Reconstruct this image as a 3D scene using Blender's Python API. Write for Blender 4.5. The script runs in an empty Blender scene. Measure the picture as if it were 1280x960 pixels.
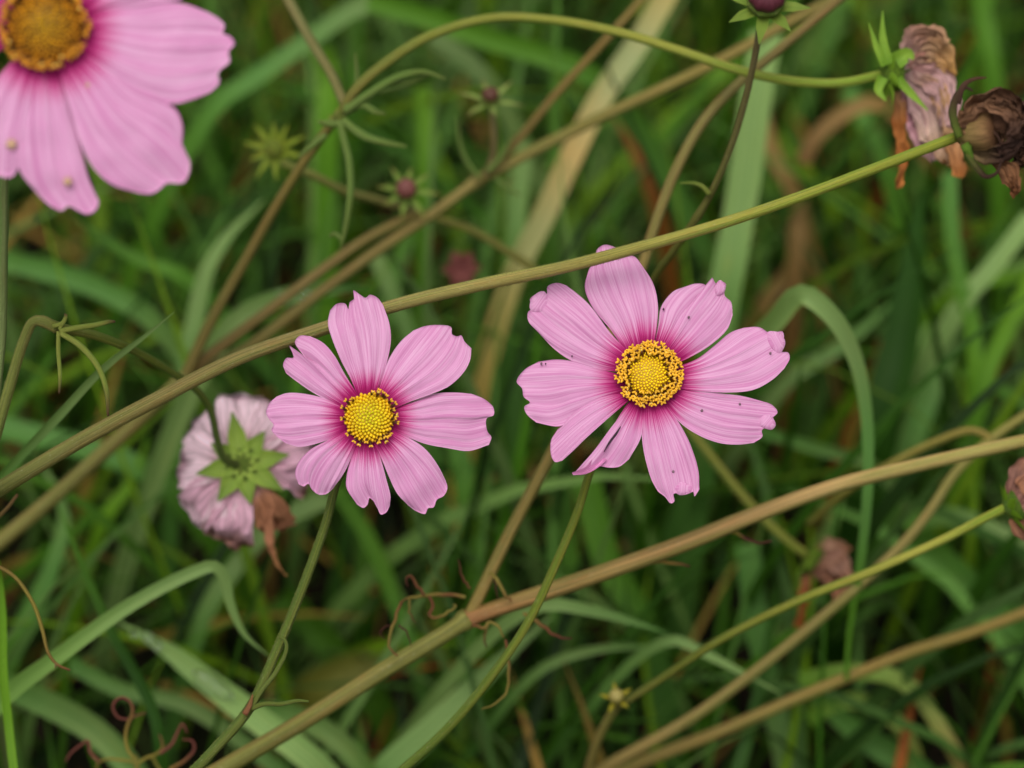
import bpy, math, random
import numpy as np
from mathutils import Vector, noise as mnoise

# ------------------------------------------------------------------ camera
scene = bpy.context.scene
LENS, SENSOR = 50.0, 17.3
FOCUS = 0.750
PITCH = math.radians(50)
Fw = np.array([0, math.cos(PITCH), -math.sin(PITCH)])      # view direction
Xr = np.array([1.0, 0, 0])
Up = np.array([0, math.sin(PITCH), math.cos(PITCH)])
AIM = np.array([0, 0, 0.22])                               # between the two open flowers
CAM = AIM - Fw * FOCUS
cam_data = bpy.data.cameras.new("camera")
cam = bpy.data.objects.new("camera", cam_data)
scene.collection.objects.link(cam)
cam.location = CAM
cam.rotation_euler = (math.pi / 2 - PITCH, 0, 0)
cam_data.lens = LENS
cam_data.sensor_width = SENSOR
cam_data.clip_start = 0.02
cam_data.clip_end = 500
cam_data.dof.use_dof = True
cam_data.dof.focus_distance = FOCUS
cam_data.dof.aperture_fstop = 2.5
scene.camera = cam

# ------------------------------------------------------------------ sky, sun, exposure
SUN_EL, SUN_AZ = math.radians(78), math.radians(215)    # azimuth clockwise from +Y: high, behind the camera's shoulder
world = bpy.data.worlds.new("World")
scene.world = world
world.use_nodes = True
wn, wl = world.node_tree.nodes, world.node_tree.links
wn.clear()
sky = wn.new("ShaderNodeTexSky")
sky.sky_type = 'NISHITA'
sky.sun_disc = False
sky.sun_elevation = SUN_EL
sky.sun_rotation = SUN_AZ
sky.air_density = 1.0
sky.dust_density = 4.0
hs = wn.new("ShaderNodeHueSaturation")                     # a grey overcast sky
hs.inputs['Saturation'].default_value = 0.08
bg = wn.new("ShaderNodeBackground")
bg.inputs['Strength'].default_value = 0.125
wo = wn.new("ShaderNodeOutputWorld")
wl.new(sky.outputs[0], hs.inputs['Color'])
wl.new(hs.outputs[0], bg.inputs['Color'])
wl.new(bg.outputs[0], wo.inputs[0])
sl = bpy.data.lights.new("sun", 'SUN')
sl.energy = 1.3
sl.angle = math.radians(36)
sl.color = (1.0, 0.955, 0.87)
sun = bpy.data.objects.new("sun", sl)
scene.collection.objects.link(sun)
sun.rotation_euler = (math.pi / 2 - SUN_EL, 0, math.pi - SUN_AZ)
scene.view_settings.view_transform = 'Standard'
scene.view_settings.look = 'None'
scene.view_settings.exposure = 0.22
scene.view_settings.gamma = 1.0
scene.view_settings.use_curve_mapping = False
scene.cycles.use_denoising = True
scene.cycles.max_bounces = 8
scene.cycles.transparent_max_bounces = 8

rng = np.random.default_rng(7)
random.seed(7)
KPX = LENS / SENSOR * 1280.0                               # focal length in photo pixels


def at(px, py, d):
    """world point seen at photo pixel (px, py), d metres along the view axis"""
    return CAM + Fw * d + Xr * ((px - 640) / KPX * d) + Up * ((480 - py) / KPX * d)


def mpp(d):
    return d / KPX


def unit(v):
    v = np.asarray(v, float)
    return v / (np.linalg.norm(v) + 1e-12)


def rgb(r, g, b):
    """sRGB 0-255 to linear"""
    def f(c):
        c /= 255.0
        return c / 12.92 if c <= 0.04045 else ((c + 0.055) / 1.055) ** 2.4
    return np.array([f(r), f(g), f(b)])


# ------------------------------------------------------------------ materials
MATS = {}


def new_mat(name):
    m = bpy.data.materials.new(name)
    m.use_nodes = True
    m.node_tree.nodes.clear()
    MATS[name] = m
    return m, m.node_tree.nodes, m.node_tree.links


def nd(n, t, **kw):
    x = n.new(t)
    for k, v in kw.items():
        setattr(x, k, v)
    return x


def math_node(n, l, op, a, b=None, c=None):
    x = n.new("ShaderNodeMath")
    x.operation = op
    for i, s in enumerate((a, b, c)):
        if s is None:
            continue
        if isinstance(s, (int, float)):
            x.inputs[i].default_value = s
        else:
            l.new(s, x.inputs[i])
    return x.outputs[0]


def mix_col(n, l, fac, a, b, mode='MIX'):
    x = n.new("ShaderNodeMix")
    x.data_type = 'RGBA'
    x.blend_type = mode
    for sock, s in ((x.inputs[0], fac), (x.inputs[6], a), (x.inputs[7], b)):
        if isinstance(s, (int, float)):
            sock.default_value = s
        elif isinstance(s, (tuple, list, np.ndarray)):
            sock.default_value = (*[float(c) for c in s[:3]], 1)
        else:
            l.new(s, sock)
    return x.outputs[2]


def tc_nodes(n, l):
    a = nd(n, "ShaderNodeAttribute", attribute_name="tc")
    s = n.new("ShaderNodeSeparateXYZ")
    l.new(a.outputs['Vector'], s.inputs[0])
    return a.outputs['Vector'], s.outputs[0], s.outputs[1], s.outputs[2]


def noise_node(n, l, vec, scale, mul=(1, 1, 1), detail=3, rough=0.55):
    m = n.new("ShaderNodeVectorMath")
    m.operation = 'MULTIPLY'
    l.new(vec, m.inputs[0])
    m.inputs[1].default_value = mul
    t = n.new("ShaderNodeTexNoise")
    t.inputs['Scale'].default_value = scale
    t.inputs['Detail'].default_value = detail
    t.inputs['Roughness'].default_value = rough
    l.new(m.outputs[0], t.inputs['Vector'])
    return t.outputs[0]


def map_range(n, l, v, a, b, c=0.0, d=1.0, smooth=True):
    x = n.new("ShaderNodeMapRange")
    if smooth:
        x.interpolation_type = 'SMOOTHSTEP'
    l.new(v, x.inputs[0])
    for i, k in enumerate((a, b, c, d)):
        x.inputs[i + 1].default_value = k
    return x.outputs[0]


def finish(n, l, color, rough=0.55, spec=0.3, transl=0.0, height=None, bump=0.2, dist=0.0005, sheen=0.0, tcol=None):
    p = n.new("ShaderNodeBsdfPrincipled")
    l.new(color, p.inputs['Base Color'])
    if isinstance(rough, (int, float)):
        p.inputs['Roughness'].default_value = rough
    else:
        l.new(rough, p.inputs['Roughness'])
    p.inputs['Specular IOR Level'].default_value = spec
    if sheen:
        p.inputs['Sheen Weight'].default_value = sheen
        p.inputs['Sheen Roughness'].default_value = 0.5
    nrm = None
    if height is not None:
        b = n.new("ShaderNodeBump")
        b.inputs['Strength'].default_value = bump
        b.inputs['Distance'].default_value = dist
        l.new(height, b.inputs['Height'])
        nrm = b.outputs[0]
        l.new(nrm, p.inputs['Normal'])
    out = n.new("ShaderNodeOutputMaterial")
    if transl > 0:
        t = n.new("ShaderNodeBsdfTranslucent")
        l.new(tcol if tcol is not None else color, t.inputs['Color'])
        mx = n.new("ShaderNodeMixShader")
        mx.inputs[0].default_value = transl
        l.new(p.outputs[0], mx.inputs[1])
        l.new(t.outputs[0], mx.inputs[2])
        l.new(mx.outputs[0], out.inputs[0])
    else:
        l.new(p.outputs[0], out.inputs[0])


def col_attr(n):
    return nd(n, "ShaderNodeAttribute", attribute_name="col").outputs['Color']


# fresh petals: tc = (radius / flower radius, across, seed)
m, n, l = new_mat("petal")
vec, tx, ty, tz = tc_nodes(n, l)
vein = noise_node(n, l, vec, 1.0, (1.3, 19, 7), 3, 0.6)
fine = noise_node(n, l, vec, 1.0, (2.2, 62, 7), 2, 0.6)
blot = noise_node(n, l, vec, 1.0, (5, 4, 9), 3, 0.6)
v1 = map_range(n, l, vein, 0.32, 0.70)
pink = mix_col(n, l, v1, rgb(234, 178, 215), rgb(214, 136, 187))
f1 = map_range(n, l, fine, 0.50, 0.75)
pink = mix_col(n, l, math_node(n, l, 'MULTIPLY', f1, 0.32), pink, rgb(206, 118, 178))
f2 = map_range(n, l, fine, 0.48, 0.25)
pink = mix_col(n, l, math_node(n, l, 'MULTIPLY', f2, 0.48), pink, rgb(241, 205, 228))
crisp = noise_node(n, l, vec, 1.0, (1.6, 120, 7), 1, 0.5)
pink = mix_col(n, l, math_node(n, l, 'MULTIPLY', map_range(n, l, crisp, 0.60, 0.72), 0.30), pink, rgb(196, 104, 168))
bru = noise_node(n, l, vec, 1.0, (34, 18, 3), 2, 0.6)
pink = mix_col(n, l, math_node(n, l, 'MULTIPLY', map_range(n, l, bru, 0.66, 0.78), 0.45), pink, rgb(232, 204, 214))
b1 = map_range(n, l, blot, 0.45, 0.75)
pink = mix_col(n, l, math_node(n, l, 'MULTIPLY', b1, 0.30), pink, rgb(224, 140, 196))
rr = math_node(n, l, 'ADD', tx, math_node(n, l, 'MULTIPLY', math_node(n, l, 'SUBTRACT', vein, 0.5), -0.27))
rr = math_node(n, l, 'ADD', rr, math_node(n, l, 'MULTIPLY', math_node(n, l, 'SUBTRACT', fine, 0.5), -0.12))
mg = map_range(n, l, rr, 0.45, 0.25)
c = mix_col(n, l, mg, pink, rgb(200, 28, 128))
mg2 = map_range(n, l, rr, 0.34, 0.19)
c = mix_col(n, l, mg2, c, rgb(150, 6, 84))
hgt = math_node(n, l, 'ADD', math_node(n, l, 'MULTIPLY', vein, 0.9), math_node(n, l, 'MULTIPLY', fine, 0.5))
finish(n, l, c, 0.62, 0.22, 0.25, hgt, 0.25, 0.0005, sheen=0.06)

# stems: tc = (metres along, cos, sin)
m, n, l = new_mat("stem")
vec, tx, ty, tz = tc_nodes(n, l)
st = noise_node(n, l, vec, 1.0, (25, 7, 7), 3, 0.6)
sp = noise_node(n, l, vec, 1.0, (900, 5, 5), 3, 0.7)
mott = noise_node(n, l, vec, 1.0, (150, 1.5, 1.5), 3, 0.6)
ca = col_attr(n)
side = noise_node(n, l, vec, 1.0, (14, 0.8, 0.8), 2, 0.5)
ca = mix_col(n, l, map_range(n, l, side, 0.42, 0.62), mix_col(n, l, 1.0, ca, (0.74, 0.70, 0.58), 'MULTIPLY'), mix_col(n, l, 1.0, ca, (0.58, 0.68, 0.44), 'MULTIPLY'))
c = mix_col(n, l, map_range(n, l, st, 0.35, 0.7), mix_col(n, l, 1.0, ca, (0.68, 0.74, 0.60), 'MULTIPLY'), mix_col(n, l, 1.0, ca, (1.42, 1.34, 1.26), 'MULTIPLY'))
c = mix_col(n, l, math_node(n, l, 'MULTIPLY', map_range(n, l, mott, 0.52, 0.75), 0.35), c, mix_col(n, l, 1.0, ca, (1.25, 0.72, 0.62), 'MULTIPLY'))
c = mix_col(n, l, math_node(n, l, 'MULTIPLY', map_range(n, l, sp, 0.58, 0.76), 0.5), c, (0.42, 0.40, 0.26))
hgt = math_node(n, l, 'ADD', math_node(n, l, 'MULTIPLY', st, 0.6), math_node(n, l, 'MULTIPLY', sp, 0.7))
finish(n, l, c, 0.55, 0.3, 0.0, hgt, 0.8, 0.0006)

# leaves and grass: tc = (along 0..1, across -1..1, seed)
m, n, l = new_mat("grass")
vec, tx, ty, tz = tc_nodes(n, l)
ca = col_attr(n)
ln = noise_node(n, l, vec, 1.0, (1.5, 9, 5), 2, 0.6)
pt = noise_node(n, l, vec, 1.0, (6, 2.2, 5), 3, 0.6)
c = mix_col(n, l, map_range(n, l, ln, 0.3, 0.7), mix_col(n, l, 1.0, ca, (0.78, 0.86, 0.75), 'MULTIPLY'), mix_col(n, l, 1.0, ca, (1.22, 1.15, 1.15), 'MULTIPLY'))
c = mix_col(n, l, math_node(n, l, 'MULTIPLY', map_range(n, l, pt, 0.56, 0.78), 0.45), c, mix_col(n, l, 1.0, ca, (1.5, 1.05, 0.7), 'MULTIPLY'))
tcx = mix_col(n, l, 1.0, c, (1.15, 1.25, 0.45), 'MULTIPLY')
finish(n, l, c, 0.55, 0.20, 0.25, ln, 0.3, 0.0004, tcol=tcx)

# withered petals, dry threads
m, n, l = new_mat("withered")
vec, tx, ty, tz = tc_nodes(n, l)
ca = col_attr(n)
ln = noise_node(n, l, vec, 1.0, (2.5, 8, 5), 4, 0.65)
c = mix_col(n, l, map_range(n, l, ln, 0.3, 0.7), mix_col(n, l, 1.0, ca, (0.55, 0.5, 0.48), 'MULTIPLY'), mix_col(n, l, 1.0, ca, (1.35, 1.3, 1.3), 'MULTIPLY'))
finish(n, l, c, 0.65, 0.2, 0.15, ln, 0.7, 0.0008)

m, n, l = new_mat("floret")
vec, tx, ty, tz = tc_nodes(n, l)
ca = col_attr(n)
ln = noise_node(n, l, vec, 1.0, (3, 3, 3), 2, 0.6)
c = mix_col(n, l, map_range(n, l, ln, 0.3, 0.7), mix_col(n, l, 1.0, ca, (0.85, 0.8, 0.8), 'MULTIPLY'), mix_col(n, l, 1.0, ca, (1.12, 1.12, 1.1), 'MULTIPLY'))
finish(n, l, c, 0.5, 0.3, 0.0)

m, n, l = new_mat("water")
p = n.new("ShaderNodeBsdfPrincipled")
p.inputs['Base Color'].default_value = (1, 1, 1, 1)
p.inputs['Roughness'].default_value = 0.03
p.inputs['IOR'].default_value = 1.33
p.inputs['Transmission Weight'].default_value = 1.0
o = n.new("ShaderNodeOutputMaterial")
l.new(p.outputs[0], o.inputs[0])

m, n, l = new_mat("soil")
g = n.new("ShaderNodeTexCoord")
a1 = noise_node(n, l, g.outputs['Object'], 40, (1, 1, 1), 6, 0.7)
a2 = noise_node(n, l, g.outputs['Object'], 9, (1, 1, 1), 4, 0.6)
c = mix_col(n, l, map_range(n, l, a1, 0.3, 0.7), (0.006, 0.005, 0.003), (0.028, 0.019, 0.011))
c = mix_col(n, l, map_range(n, l, a2, 0.5, 0.7), c, (0.016, 0.02, 0.006))
finish(n, l, c, 0.9, 0.1, 0.0, a1, 1.0, 0.01)

# ------------------------------------------------------------------ mesh helpers
ORG = {}


def tag(o, label=None, cat=None, group=None, kind=None):
    if label: o["label"] = label
    if cat: o["category"] = cat
    if group: o["group"] = group
    if kind: o["kind"] = kind
    return o


def empty(name, loc, label, cat, group=None):
    o = bpy.data.objects.new(name, None)
    o.empty_display_size = 0.01
    loc = np.asarray(loc, float).copy()
    o.location = loc
    scene.collection.objects.link(o)
    ORG[o.name] = loc
    return tag(o, label, cat, group)


def mesh_obj(name, V, Fc, mat, parent=None, col=None, tc=None, smooth=True, origin=None):
    V = np.asarray(V, float)
    if parent is not None:
        org = ORG[parent.name]
    else:
        org = np.zeros(3) if origin is None else np.asarray(origin, float)
    me = bpy.data.meshes.new(name)
    if isinstance(Fc, np.ndarray):
        nf, k = Fc.shape
        me.vertices.add(len(V))
        me.vertices.foreach_set("co", (V - org).astype(np.float32).ravel())
        me.loops.add(nf * k)
        me.loops.foreach_set("vertex_index", Fc.astype(np.int32).ravel())
        me.polygons.add(nf)
        me.polygons.foreach_set("loop_start", np.arange(0, nf * k, k, dtype=np.int32))
        me.polygons.foreach_set("loop_total", np.full(nf, k, dtype=np.int32))
        me.update(calc_edges=True)
    else:
        me.from_pydata((V - org).tolist(), [], Fc)
        me.update()
    me.validate()
    if smooth:
        me.polygons.foreach_set("use_smooth", np.ones(len(me.polygons), dtype=bool))
    N = len(me.vertices)
    if col is not None:
        c4 = np.ones((N, 4), np.float32)
        c4[:, :3] = col
        at_ = me.attributes.new("col", 'FLOAT_COLOR', 'POINT')
        at_.data.foreach_set("color", c4.ravel())
    if tc is not None:
        t_ = me.attributes.new("tc", 'FLOAT_VECTOR', 'POINT')
        t_.data.foreach_set("vector", np.asarray(tc, np.float32).ravel())
    me.materials.append(MATS[mat])
    o = bpy.data.objects.new(name, me)
    scene.collection.objects.link(o)
    if parent is not None:
        o.parent = parent
    else:
        o.location = org
    ORG[o.name] = org
    return o


class Acc:
    """collects pieces of one mesh"""
    def __init__(s):
        s.V, s.F, s.C, s.T, s.n = [], [], [], [], 0

    def add(s, V, F, C, T):
        V = np.asarray(V, float)
        k = len(V)
        s.V.append(V)
        s.F += [tuple(i + s.n for i in f) for f in F]
        s.C.append(np.broadcast_to(np.asarray(C, float), (k, 3)))
        s.T.append(np.broadcast_to(np.asarray(T, float), (k, 3)))
        s.n += k

    def build(s, name, mat, parent=None, smooth=True, origin=None):
        return mesh_obj(name, np.vstack(s.V), s.F, mat, parent, np.vstack(s.C), np.vstack(s.T), smooth, origin)


def catmull(P, n):
    P = np.asarray(P, float)
    if P.ndim == 1:
        P = P[:, None]
    if len(P) == 2:
        t = np.linspace(0, 1, n)[:, None]
        return P[0] * (1 - t) + P[1] * t
    d = np.linalg.norm(np.diff(P[:, :3] if P.shape[1] >= 3 else P, axis=0), axis=1)
    s = np.concatenate([[0], np.cumsum(np.maximum(d, 1e-9) ** 0.5)])
    Q = np.vstack([2 * P[0] - P[1], P, 2 * P[-1] - P[-2]])
    sq = np.concatenate([[s[0] - (s[1] - s[0])], s, [s[-1] + (s[-1] - s[-2])]])
    x = np.linspace(s[0], s[-1], n)
    out = []
    for t in x:
        i = int(np.clip(np.searchsorted(s, t, side='right') - 1, 0, len(s) - 2))
        p0, p1, p2, p3 = Q[i], Q[i + 1], Q[i + 2], Q[i + 3]
        t0, t1, t2, t3 = sq[i], sq[i + 1], sq[i + 2], sq[i + 3]
        a1 = (t1 - t) / (t1 - t0) * p0 + (t - t0) / (t1 - t0) * p1
        a2 = (t2 - t) / (t2 - t1) * p1 + (t - t1) / (t2 - t1) * p2
        a3 = (t3 - t) / (t3 - t2) * p2 + (t - t2) / (t3 - t2) * p3
        b1 = (t2 - t) / (t2 - t0) * a1 + (t - t0) / (t2 - t0) * a2
        b2 = (t3 - t) / (t3 - t1) * a2 + (t - t1) / (t3 - t1) * a3
        out.append((t2 - t) / (t2 - t1) * b1 + (t - t1) / (t2 - t1) * b2)
    return np.array(out)


def lerp_list(L, n):
    """resample a list of scalars or colours evenly to n entries"""
    L = np.asarray(L, float)
    if L.ndim == 0 or (L.ndim == 1 and L.shape == (3,) and False):
        return np.full(n, float(L))
    x = np.linspace(0, len(L) - 1, n)
    if L.ndim == 1:
        return np.interp(x, np.arange(len(L)), L)
    return np.stack([np.interp(x, np.arange(len(L)), L[:, k]) for k in range(L.shape[1])], 1)


def frames(P):
    T = np.gradient(P, axis=0)
    T /= np.linalg.norm(T, axis=1)[:, None] + 1e-12
    ref = unit(np.cross(T[0], Fw + np.array([0.01, 0.02, 0.0])))
    A = [ref]
    for i in range(1, len(P)):
        a = A[-1] - T[i] * np.dot(A[-1], T[i])
        A.append(unit(a))
    A = np.array(A)
    B = np.cross(T, A)
    return T, A, B


def tube(acc, pts, radii, cols, nseg=40, sides=10, rib=0.05, nrib=5, jitter=0.0, cap=True, swell=()):
    """a tapering stem along pts (world); swell = [(t, extra, width)] thickens it into nodes"""
    P = catmull(pts, nseg)
    R = lerp_list(np.atleast_1d(radii) if np.ndim(radii) else [radii, radii], nseg)
    tt = np.linspace(0, 1, nseg)
    for t0, ex, wd in swell:
        R = R * (1 + ex * np.exp(-((tt - t0) / wd) ** 2))
    Cc = lerp_list(np.atleast_2d(cols) if np.ndim(cols) > 1 else [cols, cols], nseg)
    if jitter:
        sd = random.random() * 100
        for i in range(nseg):
            v = mnoise.noise_vector(Vector((tt[i] * 9 + sd, sd, 0)))
            P[i] += np.array(v) * jitter
    T, A, B = frames(P)
    L = np.concatenate([[0], np.cumsum(np.linalg.norm(np.diff(P, axis=0), axis=1))])
    th = np.arange(sides) / sides * 2 * math.pi
    V, C, TC = [], [], []
    for i in range(nseg):
        r = R[i] * (1 + rib * np.cos(nrib * th + 0.6 * i / nseg))
        V.append(P[i] + A[i] * (np.cos(th) * r)[:, None] + B[i] * (np.sin(th) * r)[:, None])
        C.append(np.repeat(Cc[i][None], sides, 0))
        TC.append(np.stack([np.full(sides, L[i]), np.cos(th), np.sin(th)], 1))
    F = []
    for i in range(nseg - 1):
        for j in range(sides):
            k = (j + 1) % sides
            F.append((i * sides + j, i * sides + k, (i + 1) * sides + k, (i + 1) * sides + j))
    if cap:
        F.append(tuple(range(sides))[::-1])
        F.append(tuple((nseg - 1) * sides + j for j in range(sides)))
    acc.add(np.vstack(V), F, np.vstack(C), np.vstack(TC))
    return P, R, A, B, T


def hairs(pars, count, length, col, lo=0.0, hi=1.0, seed=1):
    """short bristles standing off a stem"""
    P, R, A, B, T = pars
    r = np.random.default_rng(seed)
    acc = Acc()
    n = len(P)
    V, F = [], []
    for k in range(count):
        t = (lo + (hi - lo) * r.random()) * (n - 1)
        i = min(int(t), n - 2); f = t - i
        p = P[i] * (1 - f) + P[i + 1] * f
        a = r.random() * 2 * math.pi
        o = A[i] * math.cos(a) + B[i] * math.sin(a)
        s = -A[i] * math.sin(a) + B[i] * math.cos(a)
        b = p + o * R[i] * 0.97
        h = length * (0.5 + r.random())
        tip = b + o * h + T[i] * h * (r.random() - 0.2) * 0.7 + s * h * (r.random() - 0.5) * 0.6
        w = 0.000045
        q = len(V)
        V += [b - s * w, b + s * w, b + T[i] * w * 1.6, tip]
        F += [(q, q + 1, q + 3), (q + 1, q + 2, q + 3), (q + 2, q, q + 3)]
    acc.add(V, F, col, (0, 0, 0))
    return acc


def ribbon(acc, pts, widths, cols, nu=14, nv=3, roll=0.0, fold=0.15, crumple=0.0, freq=60.0, seed=None, normal=None, twist=0.0, nfold=0, foldamp=0.0):
    """a leaf-like strip; its face is turned towards `normal` (default: up the slope), then rolled"""
    P = catmull(pts, nu)
    W = lerp_list(widths, nu) * 0.5
    Cc = lerp_list(cols if np.ndim(cols) > 1 else [cols, cols], nu)
    seed = rng.random() * 100 if seed is None else seed
    T = np.gradient(P, axis=0)
    T /= np.linalg.norm(T, axis=1)[:, None] + 1e-12
    nrm = -Fw if normal is None else np.asarray(normal, float)
    V, C, TC = [], [], []
    vs = np.linspace(-1, 1, nv)
    for i in range(nu):
        u = i / (nu - 1)
        s = unit(np.cross(T[i], nrm))
        b = np.cross(s, T[i])
        a = roll + twist * u
        s2 = s * math.cos(a) + b * math.sin(a)
        b2 = -s * math.sin(a) + b * math.cos(a)
        for v in vs:
            p = P[i] + s2 * (W[i] * v) - b2 * (fold * W[i] * (1 - abs(v)) * 2)
            if nfold:
                p = p + b2 * foldamp * math.sin(nfold * math.pi * v + seed) * min(1, u * 3)
            if crumple:
                q = mnoise.noise_vector(Vector((p * freq * 3 + seed).tolist()))
                q2 = mnoise.noise_vector(Vector((p * freq * 9 + seed * 2).tolist()))
                p = p + (np.array(q) + 0.4 * np.array(q2)) * crumple
            V.append(p)
            C.append(Cc[i])
            TC.append((u, v, seed))
    F = [(i * nv + j, i * nv + j + 1, (i + 1) * nv + j + 1, (i + 1) * nv + j) for i in range(nu - 1) for j in range(nv - 1)]
    acc.add(V, F, np.array(C), np.array(TC))


def lathe(acc, O, axis, prof, cols, sides=16, ridge=0.0, nridge=8, seed=0.0):
    """prof = [(distance along axis, radius)]"""
    ax = unit(axis)
    A = unit(np.cross(ax, [0.3, 0.2, 0.9]))
    B = np.cross(ax, A)
    th = np.arange(sides) / sides * 2 * math.pi
    n = len(prof)
    Cc = lerp_list(cols if np.ndim(cols) > 1 else [cols, cols], n)
    V, C, TC = [], [], []
    for i, (h, r) in enumerate(prof):
        rr = r * (1 + ridge * np.cos(nridge * th))
        V.append(O + ax * h + A * (np.cos(th) * rr)[:, None] + B * (np.sin(th) * rr)[:, None])
        C.append(np.repeat(Cc[i][None], sides, 0))
        TC.append(np.stack([np.full(sides, i / n), np.cos(th) * 2, np.sin(th) * 2 + seed], 1))
    F = [(i * sides + j, i * sides + (j + 1) % sides, (i + 1) * sides + (j + 1) % sides, (i + 1) * sides + j) for i in range(n - 1) for j in range(sides)]
    F.append(tuple(range(sides))[::-1])
    F.append(tuple((n - 1) * sides + j for j in range(sides)))
    acc.add(np.vstack(V), F, np.vstack(C), np.vstack(TC))


def to_ground(p, dx, dy):
    """two points that carry a stem from p down into the soil"""
    p = np.asarray(p, float)
    return [p + np.array([dx * 0.55, dy * 0.55, -p[2] * 0.40]), np.array([p[0] + dx, p[1] + dy, -0.006])]


def px_chain(pts, d):
    """list of (x, y) pixels with one depth, two depths or a depth each -> world points"""
    if np.ndim(d) == 0:
        d = [d] * len(pts)
    elif len(d) != len(pts):
        d = lerp_list(d, len(pts))
    return [at(x, y, dd) for (x, y), dd in zip(pts, d)]


# ------------------------------------------------------------------ petals
def petal_patch(Lp, Rp, Tp, plane, Rpx, seed, layer=0.0, bow=0.0011, droop=0.0010, pleat=0.00022, tw=0.0, curl=0.0, nu=26, nv=44, thick=0.00016):
    """Coons patch between two long edges and a notched tip, lying in the flower's plane.
    plane(x, y) -> point of the flower plane, plane.n its normal, plane.c its centre in pixels."""
    Lp, Rp, Tp = [np.asarray(q, float) for q in (Lp, Rp, Tp)]
    us = np.linspace(0, 1, nu); vs = np.linspace(0, 1, nv)
    Le, Re, Te = catmull(Lp, nu), catmull(Rp, nu), catmull(Tp, nv)
    Be = Lp[0] * (1 - vs[:, None]) + Rp[0] * vs[:, None]
    V0, TC = [], []
    r_ = random.Random(seed)
    ph = r_.random() * 6.28; k = 2.6 + r_.random() * 1.2
    for i, u in enumerate(us):
        for j, v in enumerate(vs):
            p = (1 - v) * Le[i] + v * Re[i] + (1 - u) * Be[j] + u * Te[j] - ((1 - u) * (1 - v) * Lp[0] + (1 - u) * v * Rp[0] + u * (1 - v) * Lp[-1] + u * v * Rp[-1])
            r = np.linalg.norm(p - plane.c) / Rpx
            w = 2 * v - 1
            h = layer + bow * math.sin(math.pi * min(1, u * 1.05)) - droop * u ** 2.2 + tw * w * min(1, u * 2.5)
            h += pleat * math.cos(k * math.pi * w + ph) * min(1, u * 3) * (1 - 0.35 * u)
            h += pleat * 0.35 * math.cos(2.3 * k * math.pi * w + 2 * ph) * min(1, u * 3)
            h -= 0.0007 * abs(w) ** 3 * math.sin(math.pi * min(1, u + 0.12))
            h += curl * max(0, u - 0.72) ** 2 * 10 * (0.6 + 0.4 * math.cos(3 * w + ph))
            nz = mnoise.noise(Vector((p[0] * 0.035 + seed, p[1] * 0.035, seed * 1.7)))
            h += 0.0006 * nz * min(1, u * 2)
            V0.append(plane(p[0], p[1]) + plane.n * h)
            TC.append((r, w, seed * 1.37))
    V0 = np.array(V0); TC = np.array(TC)
    N = nu * nv
    F = [(i * nv + j, i * nv + j + 1, (i + 1) * nv + j + 1, (i + 1) * nv + j) for i in range(nu - 1) for j in range(nv - 1)]
    Fb = [tuple(x + N for x in f[::-1]) for f in F]
    rim = [i * nv for i in range(nu)] + [(nu - 1) * nv + j for j in range(1, nv)] + [i * nv + nv - 1 for i in range(nu - 2, -1, -1)]
    Fr = [(rim[i + 1], rim[i], rim[i] + N, rim[i + 1] + N) for i in range(len(rim) - 1)]
    V = np.vstack([V0, V0 - plane.n * thick])
    return V, F + Fb + Fr, np.vstack([TC, TC])


class Plane:
    def __init__(s, c, d, a, b):
        s.c = np.array(c, float)
        s.O = at(c[0], c[1], d)
        s.n = unit(-Fw + a * Xr + b * Up)
        s.d = d

    def __call__(s, x, y):
        ray = at(x, y, 1.0) - CAM
        t = np.dot(s.O - CAM, s.n) / np.dot(ray, s.n)
        return CAM + ray * t


def bullet(acc, p, ax, r, h, col, sides=6, seed=0.0):
    lathe(acc, p, ax, [(-h * 0.6, r * 0.8), (h * 0.25, r), (h * 0.72, r * 0.72), (h, r * 0.22)], col, sides, seed=seed)


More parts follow.
